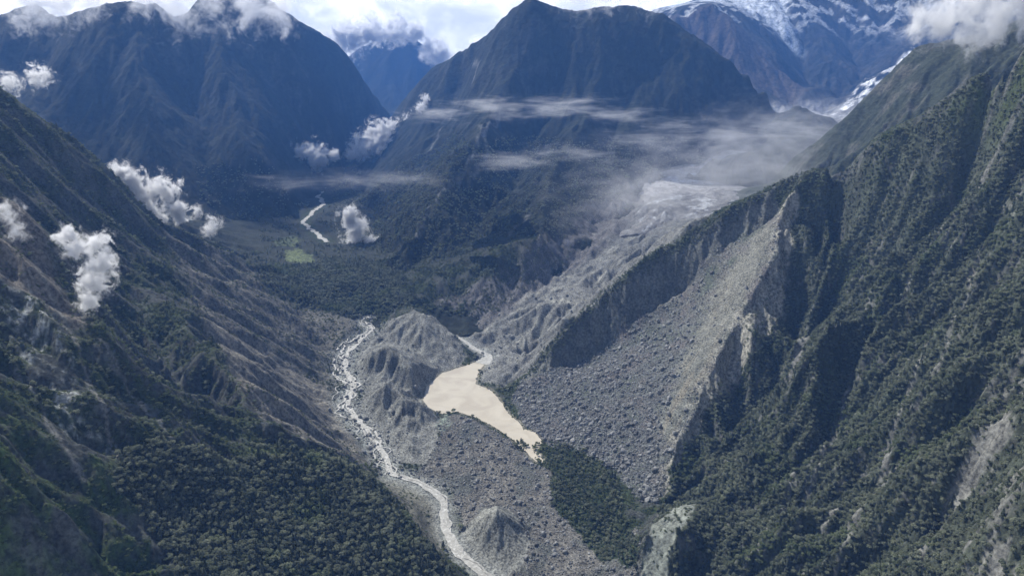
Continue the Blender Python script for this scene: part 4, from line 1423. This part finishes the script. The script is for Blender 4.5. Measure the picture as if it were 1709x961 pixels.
W_GROUP = "low clouds drifting in the valley"
cloud("cloud", [(200, 292, 2950, 16), (215, 312, 2950, 20), (238, 335, 2950, 22), (270, 318, 2980, 22), (262, 350, 2950, 22), (295, 352, 2980, 18), (325, 354, 3000, 10)], 0.170, 75, "white puffy cloud hugging the left skyline ridge above the dark valley", "cloud", group=W_GROUP, seed=1)
cloud("cloud", [(355, 374, 3250, 12), (348, 384, 3250, 10)], .07, 40, "tiny white cloud wisp at the low end of the left ridge", "cloud", group=W_GROUP, seed=2)
cloud("cloud", [(108, 392, 1500, 14), (135, 412, 1500, 20), (165, 408, 1500, 18), (165, 440, 1500, 22), (158, 470, 1500, 24), (148, 505, 1500, 16)], 0.170, 36, "grey white cloud hanging in front of the brown rocky left slope", "cloud", group=W_GROUP, seed=3)
cloud("cloud", [(8, 355, 1500, 20), (28, 385, 1500, 16)], .05, 36, "faint cloud puff at the left picture edge above the rocky spur", "cloud", group=W_GROUP, seed=4)
cloud("cloud", [(66, 128, 3000, 15), (14, 138, 2800, 14)], 0.119, 50, "small white cloud pair above the upper left skyline ridge", "cloud", group=W_GROUP, seed=5)
cloud("cloud", [(583, 358, 3700, 14), (590, 378, 3700, 18), (590, 400, 3700, 16), (618, 402, 3700, 12), (635, 400, 3700, 8)], 0.136, 70, "white T-shaped cloud low over the dark upper valley beside the river", "cloud", group=W_GROUP, seed=6)
cloud("cloud", [(478, 257, 4900, 8), (500, 258, 4900, 13), (530, 259, 4900, 16), (558, 260, 4900, 10)], 0.136, 90, "flat white cloud below the blue far left mountain", "cloud", group=W_GROUP, seed=7)
cloud("cloud", [(585, 255, 5200, 10), (605, 245, 5250, 16), (632, 235, 5300, 22), (640, 218, 5300, 14)], 0.119, 80, "bright broken cloud lying in the gorge between the two blue mountains", "cloud", group=W_GROUP, seed=8)
cloud("cloud", [(662, 212, 5400, 12), (682, 200, 5400, 10), (704, 182, 5300, 9), (710, 165, 5300, 7)], 0.102, 70, "thin white cloud climbing the flank of the dark central mountain", "cloud", group=W_GROUP, seed=9)
# clouds round the summits
S_GROUP = "clouds wrapped round the summits"
cloud("cloud", [(1535, 35, 3000, 24), (1575, 38, 3000, 34), (1620, 15, 3000, 44), (1680, 10, 3000, 44), (1720, 0, 3000, 40)], .030, 130, "big bright cloud on the skyline above the right ridge", "cloud", group=S_GROUP, seed=11)
cloud("cloud", [(95, 15, 4950, 26), (108, 0, 4950, 30), (50, -2, 4950, 38)], .013, 170, "thin cloud between the two leftmost summits", "cloud", group=S_GROUP, seed=12)
cloud("cloud", [(240, -10, 4900, 30), (300, 8, 4900, 36), (350, -4, 4900, 30), (420, -2, 5000, 42), (460, 12, 5100, 30), (150, -4, 4900, 26)], .013, 190, "grey cloud veil covering the tops of the far left mountain", "cloud", group=S_GROUP, seed=13)
cloud("cloud", [(960, -10, 4800, 24), (1020, -12, 4800, 26), (1080, -8, 4800, 22)], .010, 140, "grey cloud touching the flat top of the central mountain", "cloud", group=S_GROUP, seed=14)
cloud("cloud", [(545, 82, 8000, 26), (580, 64, 8000, 24), (620, 50, 8000, 22), (660, 46, 8000, 20), (695, 52, 8000, 18), (714, 78, 8000, 15), (734, 92, 8000, 15)], .06, 190, "white roll of cloud capping the blue mountain in the gap", "cloud", group=S_GROUP, seed=15)
# thin mist
MIST = [
    ([(740, 190, 4000, 38), (830, 180, 4000, 45), (930, 178, 4000, 45), (1030, 192, 4000, 36), (1130, 210, 4100, 30)], .0050, 1),
    ([(660, 300, 3500, 42), (580, 300, 3800, 45), (480, 305, 4000, 40)], .0026, 2),
    ([(860, 270, 3500, 36), (960, 255, 3600, 42), (1080, 240, 3800, 46), (1200, 228, 4000, 48), (1310, 215, 4200, 44)], .0036, 3),
    ([(1290, 270, 3700, 100), (1190, 290, 3500, 100), (1340, 230, 3900, 80), (1090, 330, 3300, 80)], .0021, 4),
]
for bl, dn, sd_ in MIST:
    cloud("mist", bl, dn, 170, kind='stuff', stretch=(2.0, 1.3, .36 if sd_ < 4 else .8), lo=.05, hi=2.0, namp=5.0, g=.3, step=.7, seed=20 + sd_)
log("clouds")

# blue air pooled in the far valleys, thinning out softly towards the near ground
bm = bmesh.new()
bmesh.ops.create_icosphere(bm, subdivisions=4, radius=1.0, matrix=Matrix.Diagonal((6500, 3700, 1050, 1)))
me = bpy.data.meshes.new("mist")
bm.to_mesh(me)
bm.free()
mv = bpy.data.materials.new("valley_air")
mv.use_nodes = True
mv.cycles.volume_step_rate = .5
tv = NT(mv.node_tree)
dv = tv.vec('MULTIPLY', tv.vec('SUBTRACT', tv.n('ShaderNodeNewGeometry').outputs['Position'], (0, 6100, 850)), (1 / 6500, 1 / 3700, 1 / 1050))
pv = tv.n('ShaderNodeVolumePrincipled')
pv.inputs['Color'].default_value = (.08, .32, .95, 1)
pv.inputs['Anisotropy'].default_value = 0.0
tv.set(pv.inputs['Density'], tv.ramp(tv.vec('LENGTH', dv),   .50, 1.0, 5.6e-5, 0.0))
ov = tv.n('ShaderNodeOutputMaterial')
tv.set(ov.inputs['Volume'], pv.outputs[0])
link_mesh("mist", me, mv, kind='stuff').location = (0, 6100, 850)

# ================================================================== HAZE
top = max(float(g.Z.max()) for g in (gN, gC, gFL, gM, gG, gGap)) + 20
bm = bmesh.new()
bmesh.ops.create_cube(bm, size=1.0, matrix=Matrix.Translation((0, 3600, (top - 161) / 2)) @ Matrix.Diagonal((19000, 12800, top + 161, 1)))
me = bpy.data.meshes.new("haze")
bm.to_mesh(me)
bm.free()
mh = bpy.data.materials.new("air")
mh.use_nodes = True
th = NT(mh.node_tree)
pv = th.n('ShaderNodeVolumePrincipled')
pv.inputs['Color'].default_value = (.17, .38, .92, 1)
pv.inputs['Density'].default_value = 3.7e-5
pv.inputs['Anisotropy'].default_value = 0.0
oo = th.n('ShaderNodeOutputMaterial')
th.set(oo.inputs['Volume'], pv.outputs[0])
link_mesh("haze", me, mh, kind='stuff')
log("done, top", top)
